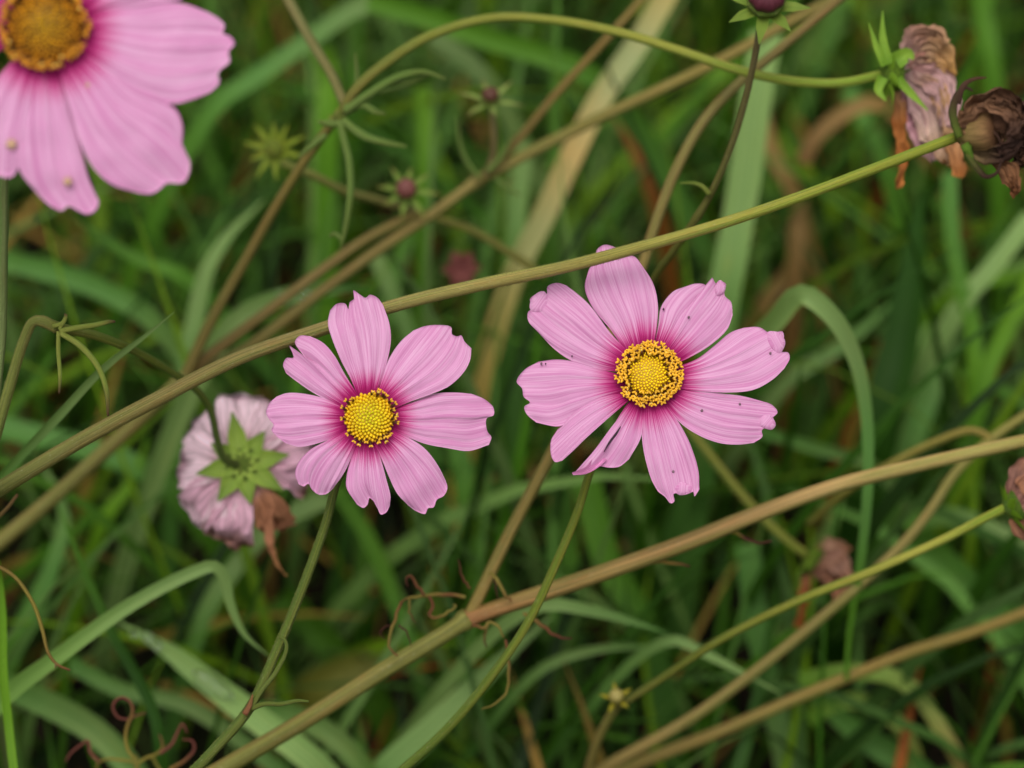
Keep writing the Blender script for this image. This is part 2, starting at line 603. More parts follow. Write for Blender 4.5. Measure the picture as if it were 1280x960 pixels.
def disc(root, plane, Rd, style, seed):
    """domed centre packed with florets, a rim of dark anther tubes with yellow tips"""
    r_ = random.Random(seed)
    O, n_ = plane.O, plane.n
    A = unit(np.cross(n_, [0.1, 0.9, 0.3])); B = np.cross(n_, A)
    H = Rd * 0.42
    base = Acc()
    prof = [(-0.0030, Rd * 0.45), (-0.0012, Rd * 0.9), (0.0, Rd * 0.95)]
    for k in range(1, 6):
        a = k / 6 * math.pi / 2
        prof.append((H * math.sin(a), Rd * 0.95 * math.cos(a)))
    ci, co = (rgb(190, 150, 10), rgb(150, 96, 10)) if style != 'old' else (rgb(150, 105, 5), rgb(105, 58, 8))
    lathe(base, O, n_, prof, [co, co, ci], 24)
    dm = base.build("disc", "floret", root)
    fl = Acc()
    Nf = {'fresh': 165, 'open': 190, 'old': 210}[style]
    rmax = {'fresh': 0.94, 'open': 0.86, 'old': 0.93}[style]
    for k in range(Nf):
        f = math.sqrt((k + 0.5) / Nf)
        rr = f * rmax * Rd
        a = k * 2.399963 + 0.03 * r_.random()
        out = A * math.cos(a) + B * math.sin(a)
        z = H * math.sqrt(max(0, 1 - (rr / (Rd * 1.0)) ** 2))
        nn = unit(n_ * math.sqrt(max(0.05, 1 - f * f * 0.7)) + out * f * 0.6)
        if style == 'fresh':
            cc = rgb(214, 206, 26) * (1 - f ** 1.6) + rgb(238, 188, 22) * f ** 1.6
            sz = Rd * (0.067 + 0.012 * f)
        elif style == 'open':
            cc = rgb(250, 226, 24) * (1 - f) + rgb(246, 206, 16) * f
            sz = Rd * 0.050
        else:
            cc = rgb(205, 165, 10) * (1 - f) + rgb(190, 120, 12) * f
            sz = Rd * 0.058
        cc = cc * ((0.86 + 0.28 * r_.random()) if style != 'old' else (0.45 + 0.75 * r_.random()))
        bullet(fl, O + out * rr + n_ * (z - sz * 0.2), nn, sz, sz * 1.6 * (0.85 + 0.3 * r_.random()), cc, 6, r_.random() * 9)
    tag(fl.build("florets", "floret", dm), kind="stuff")
    an = Acc()
    if style == 'fresh':
        rings = [(0.90, 1.12, 34, 0.72), (0.84, 1.02, 16, 0.4)]
    elif style == 'open':
        rings = [(0.66, 0.76, 20, 0.7), (0.74, 0.88, 30, 0.9), (0.82, 1.00, 38, 0.95), (0.88, 1.12, 42, 0.95), (0.90, 1.20, 40, 0.7)]
    else:
        rings = [(0.86, 0.98, 36, 0.8), (0.92, 1.06, 40, 0.85)]
    for (r0, r1, cnt, keep) in rings:
        for k in range(cnt):
            a = (k + r_.random() * 0.6) / cnt * 2 * math.pi
            if r_.random() > keep:
                continue
            out = A * math.cos(a) + B * math.sin(a)
            sd = -A * math.sin(a) + B * math.cos(a)
            z0 = H * math.sqrt(max(0, 1 - r0 ** 2)) * 0.8
            p0 = O + out * r0 * Rd + n_ * z0
            lift = (0.30 if style == 'fresh' else 0.22 - 0.12 * (r0 - 0.7)) * Rd * (0.8 + 0.5 * r_.random())
            p1 = O + out * (r0 * 0.4 + r1 * 0.6) * Rd + n_ * (z0 + lift * 0.8) + sd * Rd * 0.03 * (r_.random() - 0.5)
            p2 = O + out * r1 * Rd * (0.96 + 0.1 * r_.random()) + n_ * (z0 + lift * 0.95) + sd * Rd * 0.06 * (r_.random() - 0.5)
            dark = rgb(70, 34, 14) if style == 'fresh' else rgb(84, 44, 14)
            tube(an, [p0 - n_ * 0.0006, p1, p2], [Rd * 0.045, Rd * 0.056, Rd * 0.045], [rgb(196, 140, 26), dark, dark], 5, 6, 0)
            yc = (rgb(222, 168, 40) if style == 'fresh' else rgb(228, 172, 40) if style == 'open' else rgb(188, 124, 20)) * (0.8 + 0.4 * r_.random())
            for s_ in (-1, 1):
                dv = unit(out * 0.8 + n_ * 0.5 + sd * s_ * (0.5 + 0.4 * r_.random()))
                bullet(an, p2 + sd * s_ * Rd * 0.024, dv, Rd * (0.046 if style == 'fresh' else 0.052), Rd * (0.09 if style == 'fresh' else 0.13), yc, 6, r_.random() * 9)
            if r_.random() < 0.25:
                bullet(an, p2 + n_ * Rd * 0.03, n_, Rd * 0.036, Rd * 0.06, rgb(244, 224, 120), 6, 1)
            if style == 'fresh':     # small yellow petals of the tube, beside each anther
                for s_ in (-1, 1):
                    bullet(an, p0 + sd * s_ * Rd * 0.07 + out * Rd * 0.03, unit(out + n_ * 0.5 + sd * s_ * 0.4), Rd * 0.036, Rd * 0.10, rgb(220, 168, 26), 6, 2)
    tag(an.build("anthers", "floret", dm), kind="stuff")


def calyx(root, O, ax, R, cup_col, bract_col, nb=8, spread=0.6, long=1.6, name="calyx", up=1.0, mat="grass", tipc=None, a0=0.0):
    """cup plus a ring of pointed bracts; ax points out of the flower's face"""
    ax = unit(ax)
    c = Acc()
    lathe(c, O, ax, [(-R * 0.55, R * 0.22), (-R * 0.40, R * 0.55), (-R * 0.1, R * 0.85), (R * 0.35 * up, R * 0.95)], cup_col, 14, 0.05, 7)
    cu = c.build(name, "stem", root)
    A = unit(np.cross(ax, [0.2, 0.5, 0.8])); B = np.cross(ax, A)
    for k in range(nb):
        a = a0 + (k + 0.15 * random.random()) / nb * 2 * math.pi
        out = A * math.cos(a) + B * math.sin(a)
        lg = R * long * (0.8 + 0.4 * random.random())
        p0 = O + out * R * 0.5 - ax * R * 0.25
        p1 = p0 + out * lg * 0.45 + ax * lg * (0.28 - 0.3 * spread)
        p2 = p0 + out * lg * (0.75 + 0.2 * random.random()) + ax * lg * (0.7 - spread)
        b = Acc()
        ribbon(b, [p0, p1, p2], [R * 0.62, R * 0.55, R * 0.04], [bract_col, bract_col, bract_col * 0.85 if tipc is None else tipc], 7, 3, normal=ax, fold=0.2)
        b.build("bract", mat, cu)
    return cu


def flower(root, plane, zs, off, data, Rpx, seed0, layers=None, kw=None):
    for i, (Lp, Tp, Rp) in enumerate(data):
        f = lambda q: [(off[0] + x / zs, off[1] + y / zs) for x, y in q]
        lay = 0.0 if layers is None else layers[i] * 0.0007
        k = dict(tw=0.0006 * (1 if i % 2 else -0.4))
        if kw and i in kw: k.update(kw[i])
        L_, R_, T_ = f(Lp) + [f(Tp)[0]], f(Rp) + [f(Tp)[-1]], f(Tp)
        V, F, TC = petal_patch(L_, R_, T_, plane, Rpx, seed0 + i, lay - 0.0007, **k)
        mesh_obj("petal", V, F, "petal", root, None, TC)


# ================================================================== THE SETTING
gs = Acc()
gx = np.concatenate([-np.geomspace(60, 0.6, 8), np.linspace(-0.5, 0.5, 21), np.geomspace(0.6, 60, 8)])
gv = [(x, y + 0.2, (0.004 * mnoise.noise(Vector((x * 14, y * 14, 0))) if abs(x) < 1 and abs(y) < 1 else 0)) for y in gx for x in gx]
ng = len(gx)
gf = [(j * ng + i, j * ng + i + 1, (j + 1) * ng + i + 1, (j + 1) * ng + i) for j in range(ng - 1) for i in range(ng - 1)]
gs.add(gv, gf, (0, 0, 0), (0, 0, 0))
tag(gs.build("ground", "soil"), kind="structure")

# ---- the uncountable sward: one mesh, every blade real geometry
GREENS = [rgb(76, 112, 46), rgb(70, 110, 30), rgb(56, 96, 14), rgb(98, 128, 64), rgb(42, 78, 8), rgb(92, 122, 20), rgb(32, 62, 6)]
DEAD = [rgb(158, 124, 62), rgb(134, 90, 40), rgb(122, 66, 24), rgb(144, 120, 52)]


def sward():
    NB = 17500
    nu = 8
    r = np.random.default_rng(21)
    near = np.arange(NB) < 9000
    rad = np.where(near, 0, np.sqrt(r.random(NB)) * 2.2)
    ang = r.random(NB) * 2 * math.pi
    x0 = np.where(near, (r.random(NB) - 0.5) * 1.1, np.cos(ang) * rad)
    y0 = np.where(near, -0.30 + r.random(NB) * 1.15, 0.22 + np.sin(ang) * rad)
    Ln = 0.08 + 0.15 * r.random(NB) ** 1.2
    az = r.normal(0.9, 1.5, NB)                 # lean mostly up and to the right, tangled
    tilt0 = np.abs(r.normal(0.45, 0.30, NB))
    bend = r.normal(1.0, 0.6, NB)
    wd = 0.0016 + 0.0044 * r.random(NB) ** 1.8
    dead = r.random(NB) < 0.14
    wd = np.where(dead, wd * 0.85, wd)
    gi = r.integers(0, len(GREENS), NB); di = r.integers(0, len(DEAD), NB)
    colr = np.where(dead[:, None], np.array(DEAD)[di], np.array(GREENS)[gi]) * (0.55 + 1.15 * r.random(NB) ** 1.5)[:, None]
    Ln = np.where(dead, Ln * 0.6, Ln)
    P = np.zeros((NB, nu, 3)); T = np.zeros((NB, nu, 3))
    cur = np.stack([x0, y0, np.full(NB, -0.004)], 1)
    swirl = r.normal(0, 0.5, NB)
    for i in range(nu):
        u = i / (nu - 1)
        th = tilt0 + bend * u ** 1.5
        a = az + swirl * u
        t = np.stack([np.sin(th) * np.cos(a), np.sin(th) * np.sin(a), np.cos(th)], 1)
        P[:, i] = cur; T[:, i] = t
        cur = cur + t * (Ln / (nu - 1))[:, None]
    P[:, 1:, 2] = np.maximum(P[:, 1:, 2], 0.004)
    # nothing of the sward may rise among the flowers
    dep = (P - CAM) @ Fw
    sx = np.abs(((P - CAM) @ Xr) / dep) * KPX; sy = np.abs(((P - CAM) @ Up) / dep) * KPX
    inn = (sx < 820) & (sy < 680)
    ok = ~((dep < 0.845) & inn).any(1) & (dep.min(1) > 0.6)
    P, T, wd, colr, az = P[ok], T[ok], wd[ok], colr[ok], az[ok]
    NB = len(P)
    roll = r.normal(0, 0.5, NB)
    side = np.cross(T, np.array([0, 0, 1.0])[None, None] + 0.001)
    side /= np.linalg.norm(side, axis=2)[:, :, None] + 1e-9
    bn = np.cross(side, T)
    side = side * np.cos(roll)[:, None, None] + bn * np.sin(roll)[:, None, None]
    bn = np.cross(side, T)
    us = np.linspace(0, 1, nu)
    prof = np.clip(np.minimum(0.65 + us * 1.4, 1) * (1 - us ** 3), 0.02, 1)
    W = wd[:, None] * 0.5 * prof[None]
    V = np.stack([P - side * W[..., None], P - bn * (W * 0.35)[..., None], P + side * W[..., None]], 2)
    V = V.reshape(-1, 3)
    idx = np.arange(NB * nu * 3).reshape(NB, nu, 3)
    q = np.stack([idx[:, :-1, :-1], idx[:, :-1, 1:], idx[:, 1:, 1:], idx[:, 1:, :-1]], -1).reshape(-1, 4)
    C = np.repeat(colr, nu * 3, 0)
    u3 = np.broadcast_to(us[None, :, None], (NB, nu, 3)); v3 = np.broadcast_to(np.array([-1, 0, 1.0])[None, None], (NB, nu, 3))
    s3 = np.broadcast_to((r.random(NB) * 100)[:, None, None], (NB, nu, 3))
    TC = np.stack([u3, v3, s3], -1).reshape(-1, 3)
    return mesh_obj("grass", V, q, "grass", None, C, TC)


tag(sward(), "tangled green meadow grass with dead straw covering the ground", "grass", kind="stuff")

# ================================================================== GRASS BLADES ONE CAN PICK OUT
PALE, BLUE, MID, BRIGHT, DARK = rgb(122, 150, 86), rgb(80, 122, 54), rgb(74, 116, 28), rgb(92, 134, 20), rgb(32, 66, 4)
TAN, BROWN, RUST, OLIVE = rgb(150, 120, 70), rgb(106, 76, 40), rgb(128, 76, 28), rgb(108, 108, 40)
# (pixels from tip to base, width in px, colours, depth(s), label, category word, tip tapers)
BL = [
 ([(958, 40), (944, 130), (930, 230), (918, 300), (905, 370)], 40, [PALE, PALE, BLUE], .89, "broad pale green grass blade standing upright behind the bud stalk", 0),
 ([(1152, 235), (1142, 330), (1125, 430), (1100, 530)], 52, [DARK * 1.2, DARK, DARK * .8], .90, "very broad dark green leaf blade standing beside the hooked grass blade", 1),
 ([(1187, 215), (1190, 290), (1200, 352), (1215, 402), (1220, 475)], 20, [BLUE, MID, BRIGHT], .90, "curved mid green blade beside the broad dark leaf", 0),
 ([(1290, 270), (1240, 335), (1205, 375)], 24, [PALE, PALE * .9], .90, "short pale grey-green blade slanting below the dark withered head", 0),
 ([(1198, 385), (1172, 465), (1140, 550)], 30, [PALE * .8, BLUE, PALE * .8], .91, "grey-green blade with a brownish edge, leaning beside the broad dark leaf", 0),
 ([(1300, 330), (1265, 400), (1240, 450), (1228, 490)], 22, [BRIGHT, MID], .90, "bright green blade slanting down above the two forked tan stems", 0),
 ([(1290, 340), (1245, 350), (1215, 352)], 16, [BRIGHT, BRIGHT * .9], .92, "short bright green blade lying level under the pale slanting blade", 0),
 ([(1130, 365), (1090, 400), (1040, 440), (990, 470)], 20, [BLUE, PALE * .7], .92, "grey-green blade lying low behind the bent grass blade", 1),
 ([(150, 778), (208, 812), (265, 856), (330, 905), (400, 960)], 34, [PALE * 1.1, PALE * 1.1, PALE], .842, "pale broad blade with water drops, lying behind the smaller flower's stalk", 1),
 ([(85, 828), (150, 862), (230, 880), (300, 925), (360, 975)], 20, [BLUE, PALE * .8, BLUE], .87, "blue-green blade under the pale blade with drops", 0),
 ([(-20, 845), (60, 880), (120, 915), (170, 970)], 40, [BLUE, PALE * .85, BLUE], .85, "wide blue-green blade at the foot of the bright thin stalk", 0),
 ([(72, 630), (108, 720), (142, 795), (190, 885), (200, 940)], 15, [MID, DARK, DARK], .83, "narrow dark green blade crossing behind the bent green blade", 1),
 ([(295, 896), (350, 890), (417, 921), (460, 970)], 32, [BLUE, PALE * .8, MID], .86, "arched green blade under the leaflets of the smaller flower's stalk", 0),
 ([(690, 770), (600, 850), (530, 920), (470, 975)], 36, [PALE * .85, PALE, BLUE], .86, "pale broad blade running along behind the speckled flower's stalk", 1),
 ([(836, 792), (800, 780), (742, 764), (672, 757)], 18, [BLUE, PALE, PALE * .9], .83, "pale pointed blade starting behind the forked brown stem", 1),
 ([(840, 812), (800, 808), (749, 811), (680, 834)], 14, [BLUE, PALE * .9, BLUE], .86, "thin pale green blade bowed above the small yellow bud", 1),
 ([(978, 868), (930, 842), (883, 818), (840, 800)], 14, [PALE, PALE, BLUE], .84, "thin pale bluish blade crossing the two parallel tan stems", 1),
 ([(985, 835), (1030, 880), (1085, 925), (1155, 970)], 34, [MID, BLUE, BLUE * .8], .88, "broad green blade under the rust-tan stem", 1),
 ([(1010, 900), (1047, 878), (1090, 880), (1125, 907), (1145, 950)], 20, [BRIGHT, rgb(142, 162, 80), OLIVE], .88, "yellow-green blade arching over beneath the rust-tan stem", 0),
 ([(1000, 852), (1051, 840), (1118, 846), (1152, 873), (1178, 915), (1212, 975)], 22, [BRIGHT * .8, rgb(130, 150, 74), TAN * .8], .87, "yellow-green blade turning tan where it bends under the rust-tan stem", 0),
 ([(934, 680), (946, 779), (962, 850), (986, 975)], 30, [BLUE, BLUE, PALE * .8], .89, "blue-green upright blade behind the crossing of the two tan stems", 0),
 ([(1145, 670), (1190, 712), (1235, 755), (1290, 800)], 36, [MID, BLUE, MID], .90, "broad green blade behind the yellow-green bud stalk", 0),
 ([(1130, 655), (1180, 645), (1232, 659), (1295, 698)], 26, [MID, PALE * .8, PALE * .8], .89, "pale green arching blade just under the withered head with green bracts", 0),
 ([(950, 538), (1026, 562), (1090, 582)], 16, [BLUE, PALE * .7], .90, "grey-green blade lying behind the forked brown stem's upper end", 0),
 ([(78, 258), (125, 296), (180, 328), (230, 345)], 20, [DARK, MID, BLUE], .90, "dark green blade hanging under the large blurred flower", 1),
 ([(-15, 322), (62, 339), (125, 361), (190, 400)], 26, [BLUE, BLUE, PALE * .8], .91, "grey-green blade lying above the bent hairy stalk", 0),
 ([(330, 250), (283, 297), (257, 342), (244, 399), (232, 450)], 24, [PALE * .9, PALE * .85, BLUE], .89, "pale green blade bending beside the long tan stems", 1),
 ([(460, 358), (415, 362), (365, 368), (312, 390), (272, 428)], 28, [BLUE, PALE * .8, PALE * .8], .86, "green blade with a row of water drops behind the hairy stem", 1),
 ([(460, 0), (532, 21), (603, 46), (674, 67), (745, 98)], 28, [MID, MID, BLUE], .91, "long green blade lying under the arching yellow-green stalk", 0),
 ([(475, 0), (440, 12), (390, 46), (320, 96), (270, 130)], 24, [PALE * .7, BLUE, MID], .92, "grey-green blade bowed above the leafy node", 0),
 ([(540, 45), (589, 81), (615, 108)], 24, [PALE * .6, PALE * .7], .93, "dim grey-green blade behind the star-shaped green calyx", 0),
 ([(402, 60), (410, 100), (408, 160)], 30, [BRIGHT, MID * 1.1], .93, "bright green short blade behind the leafy node", 0),
 ([(528, 110), (532, 160), (530, 215)], 20, [BRIGHT * .8, MID], .93, "green upright blade between the pink bud and the star-shaped calyx", 0),
 ([(655, 180), (648, 240), (640, 330)], 24, [PALE * .8, BLUE], .92, "grey-green blade standing along the edge of the wide straw-coloured leaf", 0),
 ([(470, 320), (490, 365), (512, 418), (525, 470)], 20, [PALE * .85, BLUE], .90, "grey-green blade crossing behind the hairy stem between the two flowers", 0),
 ([(420, 610), (459, 670), (491, 744), (512, 800)], 20, [MID, MID, BLUE], .90, "green blade curving down from beneath the smaller flower", 0),
 ([(410, 622), (342, 655), (300, 701), (260, 760)], 24, [PALE * .8, PALE * .8, BLUE], .89, "pale green blade sloping beside the faded flower seen from behind", 0),
 ([(350, 745), (424, 822), (470, 880)], 42, [MID * .8, MID * .7], .92, "broad dark green blade low behind the stalk of the smaller flower", 0),
 ([(455, 660), (449, 790)], 22, [MID * .8, MID], .93, "narrow green upright blade above the olive-yellow leaf", 0),
 ([(565, 520), (578, 590), (586, 655), (596, 735)], 26, [BLUE, MID, MID], .90, "green upright blade beside the forked stem's long branch, between the open flowers", 0),
 ([(694, 560), (706, 632), (714, 740)], 24, [BLUE, MID, BLUE], .91, "green upright blade behind the stalk of the speckled flower, under its petals", 0),
 ([(730, 590), (759, 701), (800, 775)], 36, [MID, MID, BLUE], .90, "broad green blade below the speckled flower, crossing behind the forked brown stem", 0),
 ([(560, 816), (477, 822), (392, 861)], 44, [OLIVE, OLIVE * .9, OLIVE * .8], .91, "broad olive-yellow fading leaf lying behind the forked brown stem", 1),
 ([(584, 620), (617, 597), (652, 583), (690, 625)], 15, [BROWN, TAN * .8, BROWN], .92, "thin brown dead blade bowed between the two open flowers", 1),
 ([(951, 140), (969, 198), (990, 235)], 20, [TAN * .8, TAN * .8], .95, "short tan dead blade beside the broad pale blade", 0),
 ([(1005, 205), (1011, 184), (1040, 152), (1095, 128)], 20, [BROWN, TAN * .8, BROWN], .93, "brown dead blade bent below the arching yellow-green stalk", 0),
 ([(998, 240), (994, 340)], 22, [TAN * .7, BROWN], .94, "tan dead blade hanging beyond the long hairy stem", 0),
 ([(772, 125), (795, 180), (820, 250)], 22, [RUST, RUST * .8], .96, "rust-brown dead blade behind the wide straw-coloured leaf", 0),
 ([(1100, 420), (1086, 495), (1068, 535)], 24, [RUST * .9, RUST], .94, "orange-brown dead blade behind the bent grass blade", 1),
 ([(1003, 290), (991, 335), (960, 372)], 20, [TAN * .7, TAN * .7], .95, "tan dead blade arching above the hooked grass blade", 0),
 ([(1225, -20), (1230, 30), (1240, 80)], 28, [MID, MID], .95, "green upright blade above the dark withered head", 0),
 ([(1060, 110), (1080, 150), (1105, 200)], 22, [BLUE, MID], .95, "green blade behind the spikes of the drooping brown-pink head", 0),
 ([(40, 560), (80, 640), (60, 720), (20, 800)], 24, [PALE * .8, BLUE, MID], .88, "grey-green blade bowed behind the lower end of the long hairy stem", 1),
 ([(-15, 530), (60, 548), (140, 570), (200, 600)], 30, [BLUE, BLUE, MID], .90, "blue-green blade lying behind the thread leaflets of the bent stalk", 0),
 ([(185, 545), (165, 600), (130, 650)], 22, [BRIGHT, BRIGHT * .8], .90, "bright green blade close beside the faded flower seen from behind", 1),
 ([(840, -20), (800, 50), (752, 120), (712, 200), (680, 270), (640, 350)], 28, [rgb(170, 150, 90), rgb(150, 160, 112), rgb(186, 156, 100), rgb(150, 152, 100), rgb(176, 152, 86), rgb(186, 150, 66)], .90, "wide straw-coloured leaf streaked with green behind the arching stalk", 0),
]


def add_blade(pts, w, cols, d, label, taper, nu=22, nv=5, roll=None, cat="grass blade"):
    P = px_chain(pts, d)
    dd = d if np.ndim(d) == 0 else float(np.mean(d))
    W = (np.array([w] * len(pts), float) if np.ndim(w) == 0 else lerp_list(w, len(pts))) * mpp(dd)
    if taper:
        W[0] *= 0.06
        if len(W) > 2: W[1] *= 0.72
    t = unit(P[-1] - P[-2])
    p = P[-1]
    hz = np.array([t[0], t[1], 0]) * 0.6
    if hz[1] > 0: hz[1] *= 0.3
    g = [p + hz * p[2] * 0.5 - np.array([0, 0, p[2] * 0.5]), p + hz * p[2] * 0.8 - np.array([0, 0, p[2] + 0.004])]
    acc = Acc()
    ribbon(acc, P + g, list(W) + [W[-1], W[-1] * 0.8], list(cols) + [cols[-1]], nu, nv, roll=random.uniform(-.45, .45) if roll is None else roll, fold=0.16)
    o = acc.build("grass_blade", "grass", None, origin=g[-1])
    return tag(o, label, cat, "grass blades standing out from the tangle")


for (pts, w, cols, d, label, taper) in BL:
    cols = [c_ * 1.15 for c_ in cols]
    add_blade(pts, w, cols, d, label, taper, roll=0.0 if 'drops' in label and 'with' in label else None)

# blades nearer the focus, drawn with more care
add_blade([(218, 390), (180, 421), (130, 460), (70, 524), (20, 577), (-30, 640)], 12, [PALE * .9, PALE * .85, BLUE, BLUE], [.768, .768, .772, .778, .785, .80],
          "thin blue-green blade with sharp tip crossing the bent hairy stalk", 1, 40, 5, 0.3)
add_blade([(338, 822), (305, 792), (288, 755), (280, 722), (268, 708), (235, 718), (160, 758), (80, 815), (-10, 888)], [10, 13, 15, 16, 17, 19, 22, 24, 24], [PALE * .8, PALE, PALE, PALE, rgb(118, 150, 76), rgb(112, 148, 70), MID * 1.2, MID],
          [.815, .812, .808, .804, .802, .802, .802, .802, .81], "green blade sharply bent over beneath the faded flower seen from behind", 1, 48, 5, 0.15)
add_blade([(1058, 850), (1062, 790), (1076, 700), (1085, 600), (1082, 510), (1068, 445), (1040, 395), (1003, 368), (970, 400), (935, 440)], [6, 8, 12, 14, 17, 22, 27, 27, 24, 22],
          [MID, MID, BLUE, BLUE, PALE * .8, PALE, PALE * 1.2, PALE, BLUE, BLUE],
          [.84, .835, .825, .82, .82, .818, .815, .815, .825, .84], "blue-green blade bent in a hook beside the speckled flower", 0, 60, 5, 0.1)
add_blade([(-6, 700), (2, 760), (4, 840), (10, 900), (20, 985)], 11, [BRIGHT, BRIGHT, rgb(120, 160, 60)], .785, "bright green thin upright stalk beside the curled yellow leaflet", 0, 30, 5, 0.1)

# ================================================================== THE TWO OPEN FLOWERS
OLV = rgb(112, 118, 62)
SG = rgb(104, 116, 52)
# ---- left flower
DL = [
 ([(385, 470), (355, 400), (318, 330), (285, 250), (270, 190)], [(278, 142), (303, 118), (335, 116), (347, 137), (352, 112), (369, 97), (366, 65), (388, 80), (412, 94), (428, 82), (455, 93), (478, 122)], [(450, 460), (475, 392), (496, 320), (507, 250), (500, 185)]),
 ([(455, 460), (472, 400), (500, 322), (545, 257)], [(592, 216), (640, 199), (700, 197), (733, 205), (737, 232), (755, 240), (770, 236), (784, 262), (808, 286)], [(500, 520), (570, 490), (650, 462), (725, 428), (780, 375), (803, 330)]),
 ([(490, 515), (580, 490), (660, 458), (740, 450)], [(808, 454), (858, 474), (892, 505), (893, 535), (868, 546), (865, 575), (872, 600), (885, 615), (876, 646)], [(490, 580), (560, 615), (640, 645), (720, 660), (800, 670)]),
 ([(480, 580), (565, 618), (630, 660), (680, 720)], [(714, 780), (720, 808), (706, 838), (681, 852), (668, 881), (648, 884), (637, 905), (605, 895), (572, 872)], [(430, 620), (470, 700), (500, 770), (532, 832)]),
 ([(440, 610), (470, 705), (490, 780), (505, 840)], [(503, 875), (490, 900), (470, 908), (456, 882), (437, 852), (427, 846), (420, 870), (404, 883), (380, 870)], [(385, 610), (357, 700), (341, 760), (340, 808)]),
 ([(395, 600), (360, 690), (332, 750)], [(290, 810), (265, 830), (235, 833), (211, 815), (196, 794), (180, 803), (160, 795)], [(345, 590), (270, 630), (200, 670), (156, 720), (147, 760)]),
 ([(360, 580), (280, 625), (220, 645), (160, 655)], [(112, 641), (77, 613), (58, 590), (66, 570), (50, 550), (38, 525), (50, 490), (78, 464)], [(360, 515), (250, 470), (170, 453), (115, 452)]),
 ([(350, 520), (270, 482), (200, 442), (150, 407)], [(113, 376), (102, 345), (115, 320), (141, 318), (126, 274), (150, 296), (182, 318), (146, 262), (165, 237), (203, 240)], [(385, 465), (332, 382), (292, 312), (252, 266)]),
]
plL = Plane((461, 522), 0.7460, 0.10, 0.10)
baseL = at(200, 1010, 0.745)
gl = to_ground(baseL, -0.05, -0.02)
rootL = empty("cosmos_flower", gl[-1], "smaller open pink cosmos flower with eight petals and yellow-green centre on a hairy stalk", "flower", "open pink cosmos flowers")
flower(rootL, plL, 3.0, (320, 340), DL, 150.0, 11, [0, 1.2, 0.2, 1.0, 0.1, 1.0, 0, 0.8],
       {0: dict(tw=-.0003, curl=.0012), 1: dict(tw=.0007), 3: dict(tw=-.0005, droop=.0022), 4: dict(pleat=.0003), 7: dict(pleat=.00025), 5: dict(curl=-.001)})
disc(rootL, plL, 31.5 * mpp(.746), 'fresh', 5)
calyx(rootL, plL.O - plL.n * 0.0048, plL.n, 0.0042, SG, rgb(84, 112, 46), 8, 0.35, 2.0)
sp = [plL.O - plL.n * 0.006, plL.O - plL.n * 0.011 + Up * (-0.004)] + px_chain([(424, 596), (407, 655), (378, 735), (345, 815), (312, 885), (262, 943)], [.760, .760, .759, .757, .755, .752]) + [baseL] + gl
a = Acc()
pars = tube(a, sp, [.0009, .00105, .0012, .00125, .0013, .00135, .0015, .0016], [rgb(108, 122, 46), rgb(102, 116, 42), rgb(98, 114, 44), rgb(106, 114, 50)], 90, 14, 0.07, 6, swell=[(.60, .25, .015)])
st = a.build("stem", "stem", rootL)
tag(hairs(pars, 3400, .00040, rgb(150, 150, 100), 0.05, 0.75, 3).build("hairs", "stem", st), kind="stuff")
lf = Acc()
tube(lf, px_chain([(313, 886), (325, 866), (345, 840), (358, 812), (356, 800), (348, 797)], .753), [.00075, .0006, .00055, .0005, .0003], [SG * 1.15, SG * 1.2], 24, 8, 0.05, 2)
lf.build("leaf", "stem", rootL)
lf = Acc()
tube(lf, px_chain([(313, 886), (330, 880), (352, 880), (372, 876), (386, 877)], .753), [.00075, .0006, .0006, .0005, .0003], [SG * 1.15, SG * 1.2], 24, 8, 0.05, 2)
lf.build("leaf", "stem", rootL)
lf = Acc()
tube(lf, px_chain([(306, 893), (312, 882), (316, 868)], .752), [.0008, .0007, .0002], [rgb(150, 92, 70), rgb(150, 110, 70)], 10, 8)
lf.build("bract", "stem", rootL)

